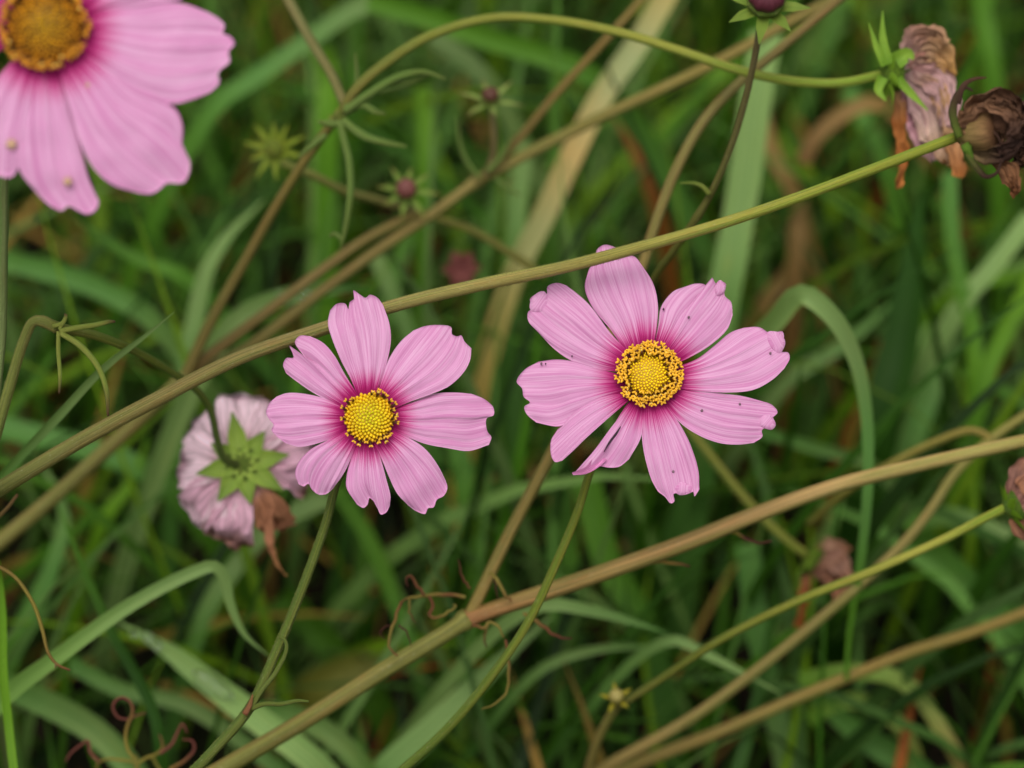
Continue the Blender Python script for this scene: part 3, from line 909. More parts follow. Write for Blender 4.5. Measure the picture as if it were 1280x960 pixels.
# ---- right flower
DR = [
 ([(455, 430), (375, 312), (312, 235), (286, 165)], [(300, 100), (322, 62), (330, 28), (358, 12), (395, 22), (430, 46), (465, 56), (492, 92)], [(520, 420), (540, 300), (543, 230), (528, 155)]),
 ([(450, 470), (340, 456), (250, 430), (182, 386)], [(120, 320), (86, 282), (85, 252), (101, 237), (92, 205), (118, 187), (150, 192), (154, 162), (185, 150), (220, 160)], [(470, 420), (380, 335), (302, 232), (258, 190)]),
 ([(440, 480), (330, 452), (250, 428), (180, 420)], [(122, 426), (72, 455), (45, 495), (64, 520), (70, 550), (92, 570), (72, 585), (80, 610), (115, 641)], [(450, 530), (340, 580), (270, 622), (195, 656)]),
 ([(440, 535), (330, 560), (250, 605)], [(190, 665), (167, 705), (167, 760), (180, 783), (205, 780)], [(455, 555), (390, 612), (340, 657), (290, 702), (242, 748)]),
 ([(450, 555), (395, 640), (360, 715)], [(325, 778), (300, 806), (243, 826), (292, 822), (335, 797), (370, 801), (407, 798), (442, 772)], [(495, 560), (492, 640), (482, 700)]),
 ([(495, 560), (485, 650), (495, 750), (520, 840)], [(545, 885), (570, 905), (590, 928), (603, 920), (600, 895), (640, 898), (668, 889), (672, 905), (690, 880)], [(555, 560), (620, 650), (657, 722), (686, 812)]),
 ([(570, 510), (680, 530), (760, 540), (840, 550)], [(908, 565), (950, 580), (968, 605), (950, 626), (945, 650), (913, 668), (915, 690), (885, 712)], [(550, 550), (618, 640), (690, 690), (760, 715), (830, 720)]),
 ([(570, 460), (680, 420), (740, 375), (800, 325)], [(850, 305), (900, 303), (943, 326), (984, 320), (990, 345), (976, 391), (1004, 395), (1010, 415), (990, 453)], [(570, 520), (700, 535), (790, 540), (880, 530), (950, 492)]),
 ([(520, 420), (545, 300), (556, 232), (600, 177)], [(640, 160), (680, 150), (712, 156), (721, 182), (735, 130), (748, 150), (762, 142), (785, 150), (781, 190), (804, 213), (810, 260)], [(570, 450), (660, 410), (740, 360), (792, 308)]),
]
plR = Plane((810.5, 469), 0.750, 0.02, 0.16)
baseR = at(455, 1005, .770)
gr = to_ground(baseR, -0.05, -0.02)
rootR = empty("cosmos_flower", gr[-1], "larger open pink cosmos flower with speckled petals and a dense golden ring of anthers", "flower", "open pink cosmos flowers")
flower(rootR, plR, 2.824, (630, 300), DR, 172.0, 41, [0.2, 1.0, 0.0, 1.2, 0.2, 0.8, 0.2, 1.0, -0.6],
       {0: dict(tw=.0004), 3: dict(tw=.0012, bow=.0018), 4: dict(droop=.0006, pleat=.0002), 5: dict(pleat=.00022, curl=.001), 7: dict(tw=.0005), 8: dict(curl=.0014)})
disc(rootR, plR, 32.5 * mpp(.75), 'open', 9)
calyx(rootR, plR.O - plR.n * 0.0048, plR.n, 0.0044, SG, rgb(84, 112, 46), 8, 0.35, 2.0)
sp = [plR.O - plR.n * 0.006, plR.O - plR.n * 0.014 + Up * (-0.006)] + px_chain([(745, 575), (722, 640), (697, 700), (660, 778), (612, 848), (558, 912), (500, 965)], [.768, .768, .768, .768, .768, .768, .768]) + [baseR] + gr
a = Acc()
tube(a, sp, [.0009, .00105, .0012, .0012, .0012, .0013, .0014, .0015], [rgb(124, 130, 34), rgb(116, 126, 34), rgb(100, 118, 36), rgb(96, 108, 40)], 90, 14, 0.06, 6)
a.build("stem", "stem", rootR)
for (zx, zy, rx, ry, ro, h0) in [(127, 219, 33, 40, .6, -.0004), (962, 356, 30, 42, -.5, -.0004), (932, 640, 32, 26, .7, -.0009), (634, 876, 34, 24, .1, -.0003), (765, 166, 19, 27, .2, -.0010)]:
    lb = Acc()
    V_, F_, T_ = [plR(630 + zx / 2.824, 300 + zy / 2.824) + plR.n * (h0 + .0003)], [], [(.9, 0, zx)]
    for k_, (rf, hh) in enumerate([(.55, h0 + .00025), (.88, h0), (1.0, h0 - .0004)]):
        for q_ in range(20):
            an_ = q_ / 20 * 6.2832
            ex, ey = rx * rf * math.cos(an_), ry * rf * math.sin(an_) * (1 + .12 * math.cos(3 * an_))
            X_, Y_ = zx + ex * math.cos(ro) - ey * math.sin(ro), zy + ex * math.sin(ro) + ey * math.cos(ro)
            V_.append(plR(630 + X_ / 2.824, 300 + Y_ / 2.824) + plR.n * hh)
            T_.append((.9, math.cos(an_) * .2, zx))
            n1, n2 = 1 + k_ * 20 + q_, 1 + k_ * 20 + (q_ + 1) % 20
            F_.append((0, n1, n2) if k_ == 0 else (n1 - 20, n1, n2, n2 - 20))
    lb.add(V_, F_, (1, 1, 1), np.array(T_))
    lb.build("petal_lobe", "petal", rootR)
tl = Acc()
ribbon(tl, [plR(630 + x / 2.824, 300 + y / 2.824) + plR.n * h for x, y, h in [(345, 760, -.0004), (318, 792, .0), (288, 815, .0008), (258, 824, .0012), (240, 825, .0010)]], [.0034, .0026, .0018, .0013, .0004], rgb(222, 140, 195), 16, 4, fold=.3, normal=plR.n, twist=.5, seed=3)
tl.build("petal_tip", "withered", rootR)
spk = Acc()
for (zx, zy, s) in [(832, 580, .0005), (615, 690, .00045), (698, 603, .0006), (563, 244, .0004), (652, 273, .0005), (240, 410, .0003), (132, 436, .0005), (147, 437, .0003), (597, 818, .0006), (368, 602, .0004), (650, 765, .0003), (940, 400, .0005), (622, 488, .0003), (600, 560, .0003)]:
    q = plR(630 + zx / 2.824, 300 + zy / 2.824)
    s *= .8
    lathe(spk, q + plR.n * .0004, plR.n, [(-.0009, s * .7), (.0000, s * .8), (.00015, s * .4)], rgb(120, 92, 104) if s > .00038 else rgb(70, 44, 60), 7)
tube(spk, [plR(630 + x / 2.824, 300 + y / 2.824) + plR.n * .0009 for x, y in [(411, 660), (395, 685), (372, 715), (352, 750)]], [.0001, .00032, .00028, .0001], rgb(50, 28, 40), 10, 5)
tag(spk.build("specks", "floret", rootR), kind="stuff")

# ---- large flower out of focus
DC = [
 ([(290, 60), (400, -110), (520, -200)], [(600, -215), (700, -200), (790, -150), (840, -90), (810, -40), (770, -5)], [(300, 110), (440, 55), (600, 32), (700, 8)]),
 ([(300, 110), (440, 48), (600, 30), (720, 8), (800, 15)], [(880, 42), (930, 70), (962, 100), (955, 138), (985, 150), (1005, 185), (980, 218), (985, 260), (935, 312), (940, 350), (905, 392)], [(300, 190), (450, 312), (560, 390), (660, 435), (750, 447), (830, 425)]),
 ([(290, 180), (460, 305), (580, 395), (700, 437), (755, 470), (782, 535)], [(780, 605), (768, 655), (800, 665), (815, 710), (788, 780), (712, 784), (690, 805), (650, 828), (595, 826)], [(230, 240), (290, 430), (340, 600), (400, 720), (480, 790)]),
 ([(230, 220), (300, 450), (345, 630), (375, 750)], [(398, 820), (420, 860), (405, 900), (370, 915), (320, 893), (290, 880), (262, 900), (220, 885), (160, 832)], [(150, 240), (90, 450), (70, 600), (78, 720)]),
 ([(175, 240), (125, 450), (100, 600)], [(80, 705), (60, 745), (35, 760), (-40, 745), (-90, 760), (-140, 700)], [(90, 210), (-60, 400), (-130, 560)]),
]
# petals beyond the frame: turned copies of the ones in view
def turn(pet, deg):
    c_, s_ = math.cos(math.radians(deg)), math.sin(math.radians(deg))
    f = lambda q: [(197 + (x - 197) * c_ - (y - 120) * s_, 120 + (x - 197) * s_ + (y - 120) * c_) for x, y in q]
    return tuple(f(q) for q in pet)
DC += [turn(DC[3], 82), turn(DC[1], 180), turn(DC[2], 195)]
plC = Plane((57.5, 34), 0.688, 0.06, 0.05)
baseC = at(-14, 560, .74)
gc = to_ground(baseC, -0.02, 0.01)
rootC = empty("cosmos_flower", gc[-1], "large blurred pink cosmos flower with amber centre above the rest", "flower", "open pink cosmos flowers")
flower(rootC, plC, 3.4286, (0, 0), DC, 236.0, 71, [0, 0.8, 1.4, 0.3, 0.9, 0, 0.8, 0.3], {1: dict(pleat=.00015, bow=.0016), 2: dict(pleat=.00015, bow=.0016), 3: dict(pleat=.0002), 4: dict(pleat=.0002)})
disc(rootC, plC, 49 * mpp(.688), 'old', 13)
calyx(rootC, plC.O - plC.n * 0.0055, plC.n, 0.0055, SG, rgb(84, 112, 46), 8, 0.35, 2.0)
a = Acc()
tube(a, [plC.O - plC.n * .006, plC.O - plC.n * .02 - Up * .008] + px_chain([(10, 180), (3, 300), (0, 420)], [.722, .730, .738]) + [baseC] + gc, [.0012, .0014, .0016, .0017, .0018], [rgb(126, 146, 96), rgb(120, 140, 90)], 50, 12, 0.05, 6)
a.build("stem", "stem", rootC)
spk = Acc()
for zx, zy, s in [(380, 370, .0011), (292, 780, .0011), (50, 620, .0013)]:
    lathe(spk, plC(zx / 3.4286, zy / 3.4286) + plC.n * .0010, plC.n, [(-.0008, s * .8), (.0000, s), (.0002, s * .5)], rgb(186, 150, 120), 8)
tag(spk.build("specks", "floret", rootC), kind="stuff")

# ================================================================== LONG HAIRY STEM WITH DARK WITHERED HEAD
baseE = at(-60, 650, .762)
ge = to_ground(baseE, -0.10, -0.02)
rootE = empty("withered_cosmos", ge[-1], "long hairy olive stem crossing between the flowers, ending in a dark brown withered head", "withered flower")
a = Acc()
chE = px_chain([(0, 611), (100, 551), (200, 497), (300, 447), (400, 412), (500, 380), (600, 356), (700, 335), (800, 309), (900, 280), (1000, 246), (1100, 208), (1198, 170)],
               [.7570, .7570, .7570, .7575, .7580, .7560, .7515, .7465, .7435, .7420, .7400, .7370, .7330])
pars = tube(a, ge[::-1] + [baseE] + chE, [.0024, .0022, .0020, .00195, .0019, .0018, .0017, .0016, .0015, .0014, .0013, .0013],
            [rgb(104, 106, 52), rgb(112, 112, 56), rgb(124, 120, 66), rgb(150, 138, 86), rgb(168, 154, 104), rgb(174, 164, 98), rgb(166, 170, 76), rgb(154, 168, 56)], 140, 16, 0.06, 7)
st = a.build("stem", "stem", rootE)
tag(hairs(pars, 6500, .00048, rgb(140, 138, 92), 0.2, 0.78, 4).build("hairs", "stem", st), kind="stuff")
dE = .732
axE = unit(at(1240, 165, dE - .004) - at(1198, 170, dE))
cE = Acc()
lathe(cE, at(1200, 168, dE), axE, [(-.0010, .0014), (.0005, .0030), (.003, .0044), (.007, .0048), (.009, .0040)], [rgb(110, 112, 46), rgb(130, 122, 66), rgb(150, 120, 76), rgb(110, 78, 50)], 16, 0.08, 8)
cupE = cE.build("calyx", "withered", rootE)
DK, DKB, LTB = rgb(74, 52, 42), rgb(104, 74, 54), rgb(150, 112, 82)
for pts, w, cs in [
  ([(1200, 148), (1222, 126), (1252, 124), (1272, 140), (1278, 160)], 30, [LTB, DKB, DK]),
  ([(1204, 158), (1232, 146), (1262, 148), (1284, 170)], 36, [LTB, DKB, DK]),
  ([(1206, 180), (1232, 192), (1258, 190), (1280, 170)], 30, [rgb(150, 130, 84), DK, DK]),
  ([(1225, 178), (1248, 196), (1260, 216), (1273, 246)], 22, [DKB, rgb(130, 92, 62), rgb(120, 76, 44)]),
  ([(1222, 150), (1244, 142), (1254, 160), (1240, 178), (1228, 172)], 24, [DKB, LTB, DK]),
  ([(1250, 146), (1270, 160), (1278, 190), (1266, 214)], 24, [DK, DK, DKB]),
  ([(1258, 132), (1278, 140), (1296, 160), (1290, 186)], 26, [DK, DK, DK]),
  ([(1262, 150), (1284, 160), (1292, 184), (1276, 200)], 26, [DKB, DK, DKB]),
  ([(1232, 132), (1256, 136), (1270, 152), (1262, 170)], 20, [LTB, DKB, DK])]:
    b = Acc()
    dd = dE - .002 + rng.normal(0, .0035)
    ribbon(b, px_chain(pts, dd), np.array([.6, 1, 1, .35]) * w * mpp(dE), cs, 26, 12, roll=random.uniform(-.8, .8), crumple=.0016, freq=110, nfold=4, foldamp=.0008)
    b.build("petal", "withered", cupE)
for pts, r0, cs in [
  ([(1199, 172), (1191, 140), (1198, 116), (1208, 110), (1216, 114)], .0008, [rgb(96, 120, 40), rgb(80, 62, 44), DK]),
  ([(1198, 130), (1204, 108), (1218, 99), (1233, 97)], .0006, [DK, DKB]),
  ([(1204, 184), (1218, 206), (1232, 221), (1246, 216), (1252, 198)], .0006, [rgb(104, 122, 48), DK, DK]),
  ([(1203, 158), (1225, 158), (1245, 168), (1252, 182)], .0006, [DKB, DK]),
  ([(1205, 180), (1211, 190), (1216, 198)], .0010, [rgb(96, 130, 40), rgb(96, 130, 40)])]:
    b = Acc()
    tube(b, px_chain(pts, dE - .005), [r0, r0 * 1.2, r0 * .7, r0 * .3], cs, 22, 7, 0.2, 2)
    b.build("bract", "withered", cupE)

# ================================================================== BENT HAIRY STALK WITH FADED FLOWER SEEN FROM BEHIND
baseD = at(-40, 640, .765)
gd = to_ground(baseD, -0.04, -0.02)
rootD = empty("withered_cosmos", gd[-1], "faded pale pink cosmos seen from behind, green star of bracts, hanging from a bent stalk", "withered flower")
a = Acc()
pars = tube(a, gd[::-1] + [baseD] + px_chain([(-12, 565), (10, 490), (30, 425), (42, 402), (54, 402), (72, 412)], [.762, .760, .758, .757, .757, .758]), [.0018, .0017, .0016, .0015, .0013, .0012],
             [rgb(134, 136, 78), rgb(140, 140, 80), rgb(150, 148, 84)], 60, 14, 0.05, 6, swell=[(.95, .25, .03)])
st = a.build("stem", "stem", rootD)
tag(hairs(pars, 1800, .00040, rgb(150, 148, 104), 0.4, 1.0, 5).build("hairs", "stem", st), kind="stuff")
a = Acc()
tube(a, px_chain([(60, 404), (80, 411), (120, 420), (170, 440), (215, 466), (248, 490), (264, 515), (272, 550), (282, 575), (300, 582)], [.757, .759, .765, .775, .785, .792, .796, .798, .800, .803]), [.0013, .0012, .0011, .0010, .0010, .0011], [rgb(134, 138, 66), rgb(120, 130, 54), rgb(92, 106, 42), rgb(72, 88, 36)], 60, 10, 0.05, 5)
a.build("branch", "stem", rootD)
LFC = rgb(164, 174, 88)
for pts, r0 in [([(74, 414), (95, 410), (120, 406), (138, 402), (144, 402)], .00062), ([(73, 414), (73, 440), (75, 470), (74, 492)], .0005),
                ([(75, 416), (100, 432), (122, 458), (133, 488), (135, 520)], .00068), ([(66, 408), (78, 404), (82, 396), (81, 392)], .0005), ([(74, 412), (80, 400), (84, 393)], .0004)]:
    b = Acc()
    tube(b, px_chain(pts, .756), [r0, r0 * 1.1, r0, r0 * .9, r0 * .4], [LFC, LFC, LFC, rgb(110, 66, 60)], 26, 8, 0.12, 2)
    b.build("leaf", "stem", rootD)
dD = .803
OD = at(303, 580, dD)
axD = unit(Fw - 0.12 * Up)
ADx, ADy = unit(Xr - axD * np.dot(Xr, axD)), None
ADy = np.cross(ADx, axD)
if np.dot(ADy, Up) < 0: ADy = -ADy
cx = Acc()
lathe(cx, OD, axD, [(-.0012, .0012), (-.0004, .0032), (.0015, .0062), (.004, .0070), (.007, .0066)], [rgb(122, 146, 62), rgb(138, 160, 80), rgb(140, 160, 84)], 18, 0.06, 8)
cupD = cx.build("calyx", "stem", rootD)
FADE, FADE2, FBR = rgb(246, 216, 228), rgb(228, 182, 202), rgb(170, 118, 86)
for k, (ang, rad, wd_, c0, c1) in enumerate([(95, 92, 62, FADE, FADE), (55, 88, 60, FADE, FADE2), (140, 86, 58, FADE, FADE), (180, 84, 56, FADE, FADE2), (222, 92, 60, FADE2, FADE),
                                             (262, 98, 50, FADE2, FBR), (300, 88, 44, FBR, FBR * .9), (345, 82, 40, FADE2, FBR), (20, 88, 58, FADE2, FADE2), (245, 94, 40, FADE, rgb(178, 120, 96))]):
    e = ADx * math.cos(math.radians(ang)) + ADy * math.sin(math.radians(ang))
    px_ = mpp(dD)
    pts = [OD + e * 16 * px_ + axD * .002, OD + e * rad * .55 * px_ + axD * .0025, OD + e * rad * .88 * px_ + axD * .006, OD + e * rad * .98 * px_ + axD * .013, OD + e * rad * .72 * px_ + axD * .019]
    b = Acc()
    ribbon(b, pts, np.array([.35, .85, 1.0, .95, .6]) * wd_ * px_, [FADE2 * .9, c0, c0, c1, c1 * .8], 18, 12, normal=-axD, fold=0.1, roll=random.uniform(-.15, .15), crumple=.0006 if ang < 230 else .0016, freq=70, nfold=2, foldamp=.0004)
    b.build("petal", "withered", cupD)
b = Acc()
ribbon(b, px_chain([(325, 610), (332, 640), (338, 680), (346, 705), (360, 722)], .806), np.array([18, 20, 12, 5, 3]) * mpp(dD), [FBR, FBR, rgb(150, 110, 60)], 20, 6, crumple=.001, freq=80)
b.build("petal", "withered", cupD)
for k in range(8):
    ang = math.radians(k * 45 + 12)
    e = ADx * math.cos(ang) + ADy * math.sin(ang)
    px_ = mpp(dD)
    lg = (60, 50, 68, 48, 60, 56, 52, 62)[k]
    b = Acc()
    ribbon(b, [OD + e * 6 * px_ - axD * .0012, OD + e * lg * .5 * px_ - axD * .0006, OD + e * lg * px_ + axD * .0006], np.array([20, 24, 1.5]) * px_, [rgb(168, 190, 92), rgb(146, 174, 74), rgb(108, 136, 60)], 10, 5, normal=-axD, fold=0.3)
    b.build("bract", "grass", cupD)

# ================================================================== FORKED BROWN STEM (lower right) AND ITS BRANCH
baseI = at(200, 1010, .79)
gi_ = to_ground(baseI, -0.06, -0.02)
rootI = empty("bare_cosmos", gi_[-1], "thick forked tan-brown cosmos stem with curled dry leaflets at its joint", "stem")
a = Acc()
tube(a, gi_[::-1] + [baseI] + px_chain([(285, 957), (380, 901), (480, 838), (560, 790), (586, 772)], [.79, .79, .79, .79, .79]), [.0026, .0025, .0024, .0023, .0022], [rgb(140, 128, 66), rgb(140, 130, 68), rgb(146, 134, 76), rgb(150, 138, 84)], 60, 14, 0.05, 6, swell=[(.99, .35, .02)])
a.build("stem", "stem", rootI)
a = Acc()
tube(a, px_chain([(582, 775), (620, 761), (680, 741), (750, 717), (850, 681), (950, 641), (1050, 606), (1150, 581), (1290, 549), (1380, 530)], [.79, .789, .788, .788, .788, .788, .789, .79, .79, .795]), [.0021, .0022, .0022, .0022, .0020, .0018, .0017, .0016], [rgb(166, 116, 82), rgb(172, 140, 92), rgb(186, 154, 106), rgb(196, 166, 118), rgb(196, 172, 118), rgb(190, 168, 108)], 80, 14, 0.05, 6, swell=[(.0, .2, .02)])
a.build("branch", "stem", rootI)
a = Acc()
tube(a, px_chain([(586, 772), (610, 722), (640, 660), (690, 566), (745, 455), (803, 333), (816, 290), (845, 213), (882, 148), (925, 103), (970, 65), (1050, -2), (1100, -40)], [.79, .790, .792, .795, .799, .803, .804, .806, .808, .81, .812, .815, .82]), [.0017, .0016, .0015, .0014, .0013, .0013], [rgb(158, 134, 80), rgb(152, 132, 76), rgb(150, 130, 78), rgb(150, 130, 84), rgb(150, 120, 76)], 110, 12, 0.05, 6)
a.build("branch", "stem", rootI)
TH1, TH2, TH3 = rgb(150, 138, 66), rgb(132, 86, 56), rgb(92, 56, 44)
for pts, r0, cs in [
  ([(582, 747), (560, 743), (534, 744), (512, 747), (501, 752)], .00075, [TH1, TH2, TH1, TH1, TH2]),
  ([(530, 744), (522, 731), (512, 720), (508, 723), (509, 733)], .00055, [TH2, TH2, TH3]),
  ([(536, 745), (541, 758), (537, 769), (548, 772), (560, 766), (570, 758), (566, 755)], .0006, [TH2, TH2, TH1, TH1]),
  ([(501, 752), (494, 775), (487, 795), (488, 812), (497, 819)], .0006, [TH2, TH1, TH2]),
  ([(512, 748), (512, 765), (516, 774), (520, 779)], .0004, [TH1, TH3]),
  ([(489, 782), (480, 784), (475, 790), (482, 800)], .0003, [TH3, TH3]), ([(498, 781), (508, 790), (514, 808)], .0003, [TH3, TH3]),
  ([(588, 735), (578, 722), (574, 705), (573, 698)], .0004, [TH2, TH3]),
  ([(612, 715), (622, 726), (632, 744), (640, 752)], .0007, [TH1, TH1, TH2]), ([(618, 722), (620, 735), (622, 748)], .0004, [TH3, TH3]),
  ([(590, 780), (605, 785), (612, 778), (622, 782), (630, 797)], .0006, [TH2, TH1, TH1]), ([(610, 780), (606, 795), (608, 810)], .0005, [TH1, TH3]),
  ([(655, 766), (668, 775), (684, 787), (700, 797), (714, 798)], .0007, [TH1, TH2, TH3]), ([(632, 800), (636, 840), (633, 865), (618, 880), (602, 886)], .0005, [TH2, TH1, TH1]),
  ([(850, 684), (880, 668), (920, 666), (930, 672), (948, 678), (965, 676)], .0008, [rgb(170, 130, 84), rgb(160, 160, 50), TH3, TH3]),
  ([(790, 704), (815, 702), (850, 705), (862, 707)], .0008, [rgb(170, 130, 84), rgb(150, 130, 60), TH3])]:
    b = Acc()
    tube(b, px_chain(pts, .787 + rng.normal(0, .002)), [r0 * .62, r0 * .7, r0 * .58, r0 * .3], cs, 22, 7, 0.2, 2, jitter=.0004)
    b.build("leaf", "withered", rootI)

# ================================================================== SPRAWLING PLANT BEHIND: long tan stems, arching stalk
baseS = at(-60, 730, .84)
gs_ = to_ground(baseS, -0.03, -0.01)
rootS = empty("cosmos_plant", gs_[-1], "sprawling cosmos plant of long tan stems with an arching stalk and a drooping brown-pink head", "plant")
T1, T2 = rgb(146, 132, 78), rgb(154, 142, 86)
a = Acc()
tube(a, gs_[::-1] + [baseS] + px_chain([(0, 678), (60, 628), (140, 556), (235, 468)], [.84, .84, .838, .835]), [.0022, .0021, .0021, .0020], [T1, T1, T2], 40, 12, 0.05, 6)
a.build("stem", "stem", rootS)


def branch(root, pts, d, r, cols, n_=50, name="branch", **k):
    b = Acc()
    tube(b, px_chain(pts, d), r, cols, n_, 10, 0.05, 5, **k)
    return b.build(name, "stem", root)


branch(rootS, [(232, 470), (262, 405), (310, 320), (350, 250), (382, 200), (428, 137)], [.835, .83, .825, .82, .815, .81], [.0017, .0015, .0014, .0013], [T1, rgb(136, 116, 64), rgb(132, 124, 64)])
branch(rootS, [(428, 140), (445, 112), (485, 77), (540, 44), (615, 23), (690, 25), (775, 41), (850, 64), (920, 87), (985, 101), (1050, 104), (1108, 92)],
       [.81, .808, .806, .804, .802, .80, .798, .796, .795, .794, .793, .792], [.0014, .0014, .0013, .0013, .0013, .0013], [rgb(132, 124, 66), rgb(146, 150, 66), rgb(156, 162, 70), rgb(160, 170, 72), rgb(156, 174, 66)], 90)
branch(rootS, [(350, -20), (385, 45), (415, 95), (432, 135)], [.83, .822, .815, .81], [.0014, .0014], [rgb(140, 132, 92), rgb(132, 124, 80)])
branch(rootS, [(232, 472), (300, 440), (400, 366), (470, 315), (540, 268), (600, 224)], [.84, .842, .846, .848, .85, .85], [.0017, .0016, .0016], [T1, rgb(146, 126, 78), T2], swell=[(1, .4, .03)])
branch(rootS, [(600, 224), (660, 192), (740, 152), (820, 115), (900, 76), (980, 32), (1050, -5), (1110, -40)], [.85, .85, .85, .85, .852, .855, .858, .862], [.0017, .0017, .0016, .0015], [T2, rgb(150, 134, 74), rgb(144, 128, 74)])
branch(rootS, [(606, 222), (650, 172), (700, 112), (750, 58), (810, -10), (830, -40)], [.85, .85, .852, .855, .86, .865], [.0012, .0011, .0011], [rgb(140, 116, 66), rgb(148, 116, 64), rgb(150, 134, 78)])
branch(rootS, [(232, 466), (320, 400), (400, 340), (460, 298), (525, 265)], [.835, .84, .845, .85, .85], [.0016, .0015, .0014], [rgb(146, 120, 74), rgb(150, 126, 82), T1])
branch(rootS, [(525, 266), (590, 288), (640, 318), (680, 345)], [.85, .852, .855, .86], [.0012, .0012], [OLIVE, rgb(140, 132, 74)])
branch(rootS, [(525, 266), (480, 252), (430, 238), (390, 218), (352, 203)], [.85, .85, .848, .845, .845], [.0013, .0012], [rgb(126, 118, 70), rgb(124, 128, 60)])
branch(rootS, [(608, 218), (616, 195), (618, 170), (614, 135)], [.848, .845, .842, .84], [.0010, .0010], [rgb(140, 120, 92), rgb(130, 118, 84)])
# leaves at the nodes
LG = rgb(118, 144, 74)
for pts, d, r0 in [([(430, 140), (460, 118), (500, 95), (530, 90), (558, 99)], .806, .0009), ([(428, 145), (450, 132), (480, 108), (520, 100), (540, 92)], .808, .0007),
                   ([(424, 150), (430, 175), (436, 200), (438, 240), (432, 285), (426, 310)], .806, .0009), ([(428, 150), (455, 170), (480, 178), (508, 183)], .806, .0010),
                   ([(430, 135), (455, 132), (470, 140), (482, 142)], .807, .0009), ([(425, 155), (408, 154), (398, 152)], .806, .0009), ([(408, 168), (390, 182), (372, 198)], .808, .0008),
                   ([(444, 125), (446, 95), (444, 66)], .81, .0006), ([(460, 118), (500, 110), (522, 102)], .812, .0005), ([(600, 222), (585, 205), (575, 180), (572, 145)], .845, .0006),
                   ([(610, 215), (630, 190), (642, 165)], .845, .0007), ([(620, 224), (640, 238), (650, 245)], .845, .0006), ([(428, 300), (418, 292), (412, 296)], .806, .0006)]:
    b = Acc()
    tube(b, px_chain(pts, d), [r0, r0 * 1.1, r0 * .9, r0 * .4], [LG, LG, rgb(120, 136, 70)], 20, 7, 0.15, 2)
    b.build("leaf", "stem", rootS)


def bud(root, px, py, d, rpx, ax, ball_col, bract_col, nb, long, spread, name="bud", tipc=None):
    O = at(px, py, d)
    R = rpx * mpp(d)
    cu = calyx(root, O, ax, R, bract_col * .9, bract_col, nb, spread, long, name, tipc=tipc)
    if ball_col is not None:
        b = Acc()
        prof = [(R * (0.1 + 0.95 * (1 - math.cos(t)) / 2 * 1.5), R * 0.92 * math.sin(t) + 1e-5) for t in np.linspace(0.5, math.pi - 0.02, 9)]
        lathe(b, O - unit(ax) * R * .1, ax, prof, [ball_col * .8, ball_col, ball_col * 1.1], 20, 0.05, 8)
        b.build("bud_ball", "floret", cu)
    return cu


bud(rootS, 508, 237, .842, 14, unit(-Fw + .1 * Up), rgb(116, 68, 62), rgb(126, 150, 66), 8, 2.6, 0.75, tipc=rgb(120, 112, 56))
bud(rootS, 613, 124, .838, 12, unit(Up * .8 - Fw), rgb(84, 50, 36), rgb(136, 154, 80), 6, 3.4, 0.55, tipc=rgb(112, 92, 60))
bud(rootS, 343, 186, .846, 13, unit(-Fw - .3 * Xr), None, rgb(128, 142, 44), 10, 2.9, 0.6)
bud(rootS, 425, 147, .808, 8, unit(-Fw), None, rgb(120, 130, 56), 5, 1.6, 0.6, name="node")
# drooping head at the end of the arching stalk
dF = .792
axF = unit(at(1150, 88, dF + .002) - at(1108, 92, dF))
cuF = calyx(rootS, at(1114, 90, dF), axF, 26 * mpp(dF), rgb(112, 146, 40), rgb(124, 160, 48), 7, 0.7, 1.4, "withered_flower")
for pts, w in [([(1112, 80), (1104, 50), (1103, 14)], 12), ([(1106, 82), (1096, 60), (1086, 28)], 10), ([(1122, 98), (1140, 118), (1160, 138)], 12), ([(1104, 96), (1098, 112), (1108, 126)], 14), ([(1120, 76), (1136, 68), (1142, 74)], 22)]:
    b = Acc()
    ribbon(b, px_chain(pts, dF - .006), np.array([1, .8, .12]) * w * mpp(dF), [rgb(112, 150, 44), rgb(134, 168, 60), rgb(124, 160, 56)], 9, 5, fold=.3)
    b.build("bract", "grass", cuF)
FP, FT, FO = rgb(196, 160, 158), rgb(186, 148, 108), rgb(176, 112, 56)
for pts, w, cs in [
  ([(1128, 78), (1142, 52), (1164, 42), (1180, 56)], 26, [FP * .8, rgb(160, 120, 100), FT]),
  ([(1128, 84), (1156, 66), (1180, 72), (1190, 96)], 30, [FP * .8, FT, rgb(206, 160, 90)]),
  ([(1132, 92), (1150, 128), (1166, 164), (1184, 206)], 36, [FP * .75, FP, rgb(206, 178, 160), FT]),
  ([(1138, 90), (1172, 116), (1190, 160), (1196, 220)], 28, [FP * .8, FT, FT, FO]),
  ([(1118, 108), (1122, 150), (1128, 190), (1125, 238)], 15, [FT, FO * .9, FO, FO]),
  ([(1128, 98), (1138, 134), (1152, 170), (1166, 202)], 24, [rgb(170, 116, 130), rgb(184, 136, 146), FP]),
  ([(1130, 76), (1156, 62), (1178, 78), (1178, 132)], 30, [rgb(150, 106, 96), rgb(176, 130, 110), FP]),
  ([(1140, 84), (1166, 96), (1182, 124), (1180, 160)], 34, [rgb(160, 116, 110), FP, FP]),
  ([(1186, 170), (1192, 196), (1204, 214)], 14, [FT, FO, FO])]:
    b = Acc()
    ribbon(b, px_chain(pts, [dF + .001, dF + .003 + rng.normal(0, .004)]), np.array([.5, 1, 1, .5]) * w * mpp(dF), cs, 22, 12, roll=random.uniform(-.5, .5), crumple=.0016, freq=80, nfold=4, foldamp=.0009)
    b.build("petal", "withered", cuF)

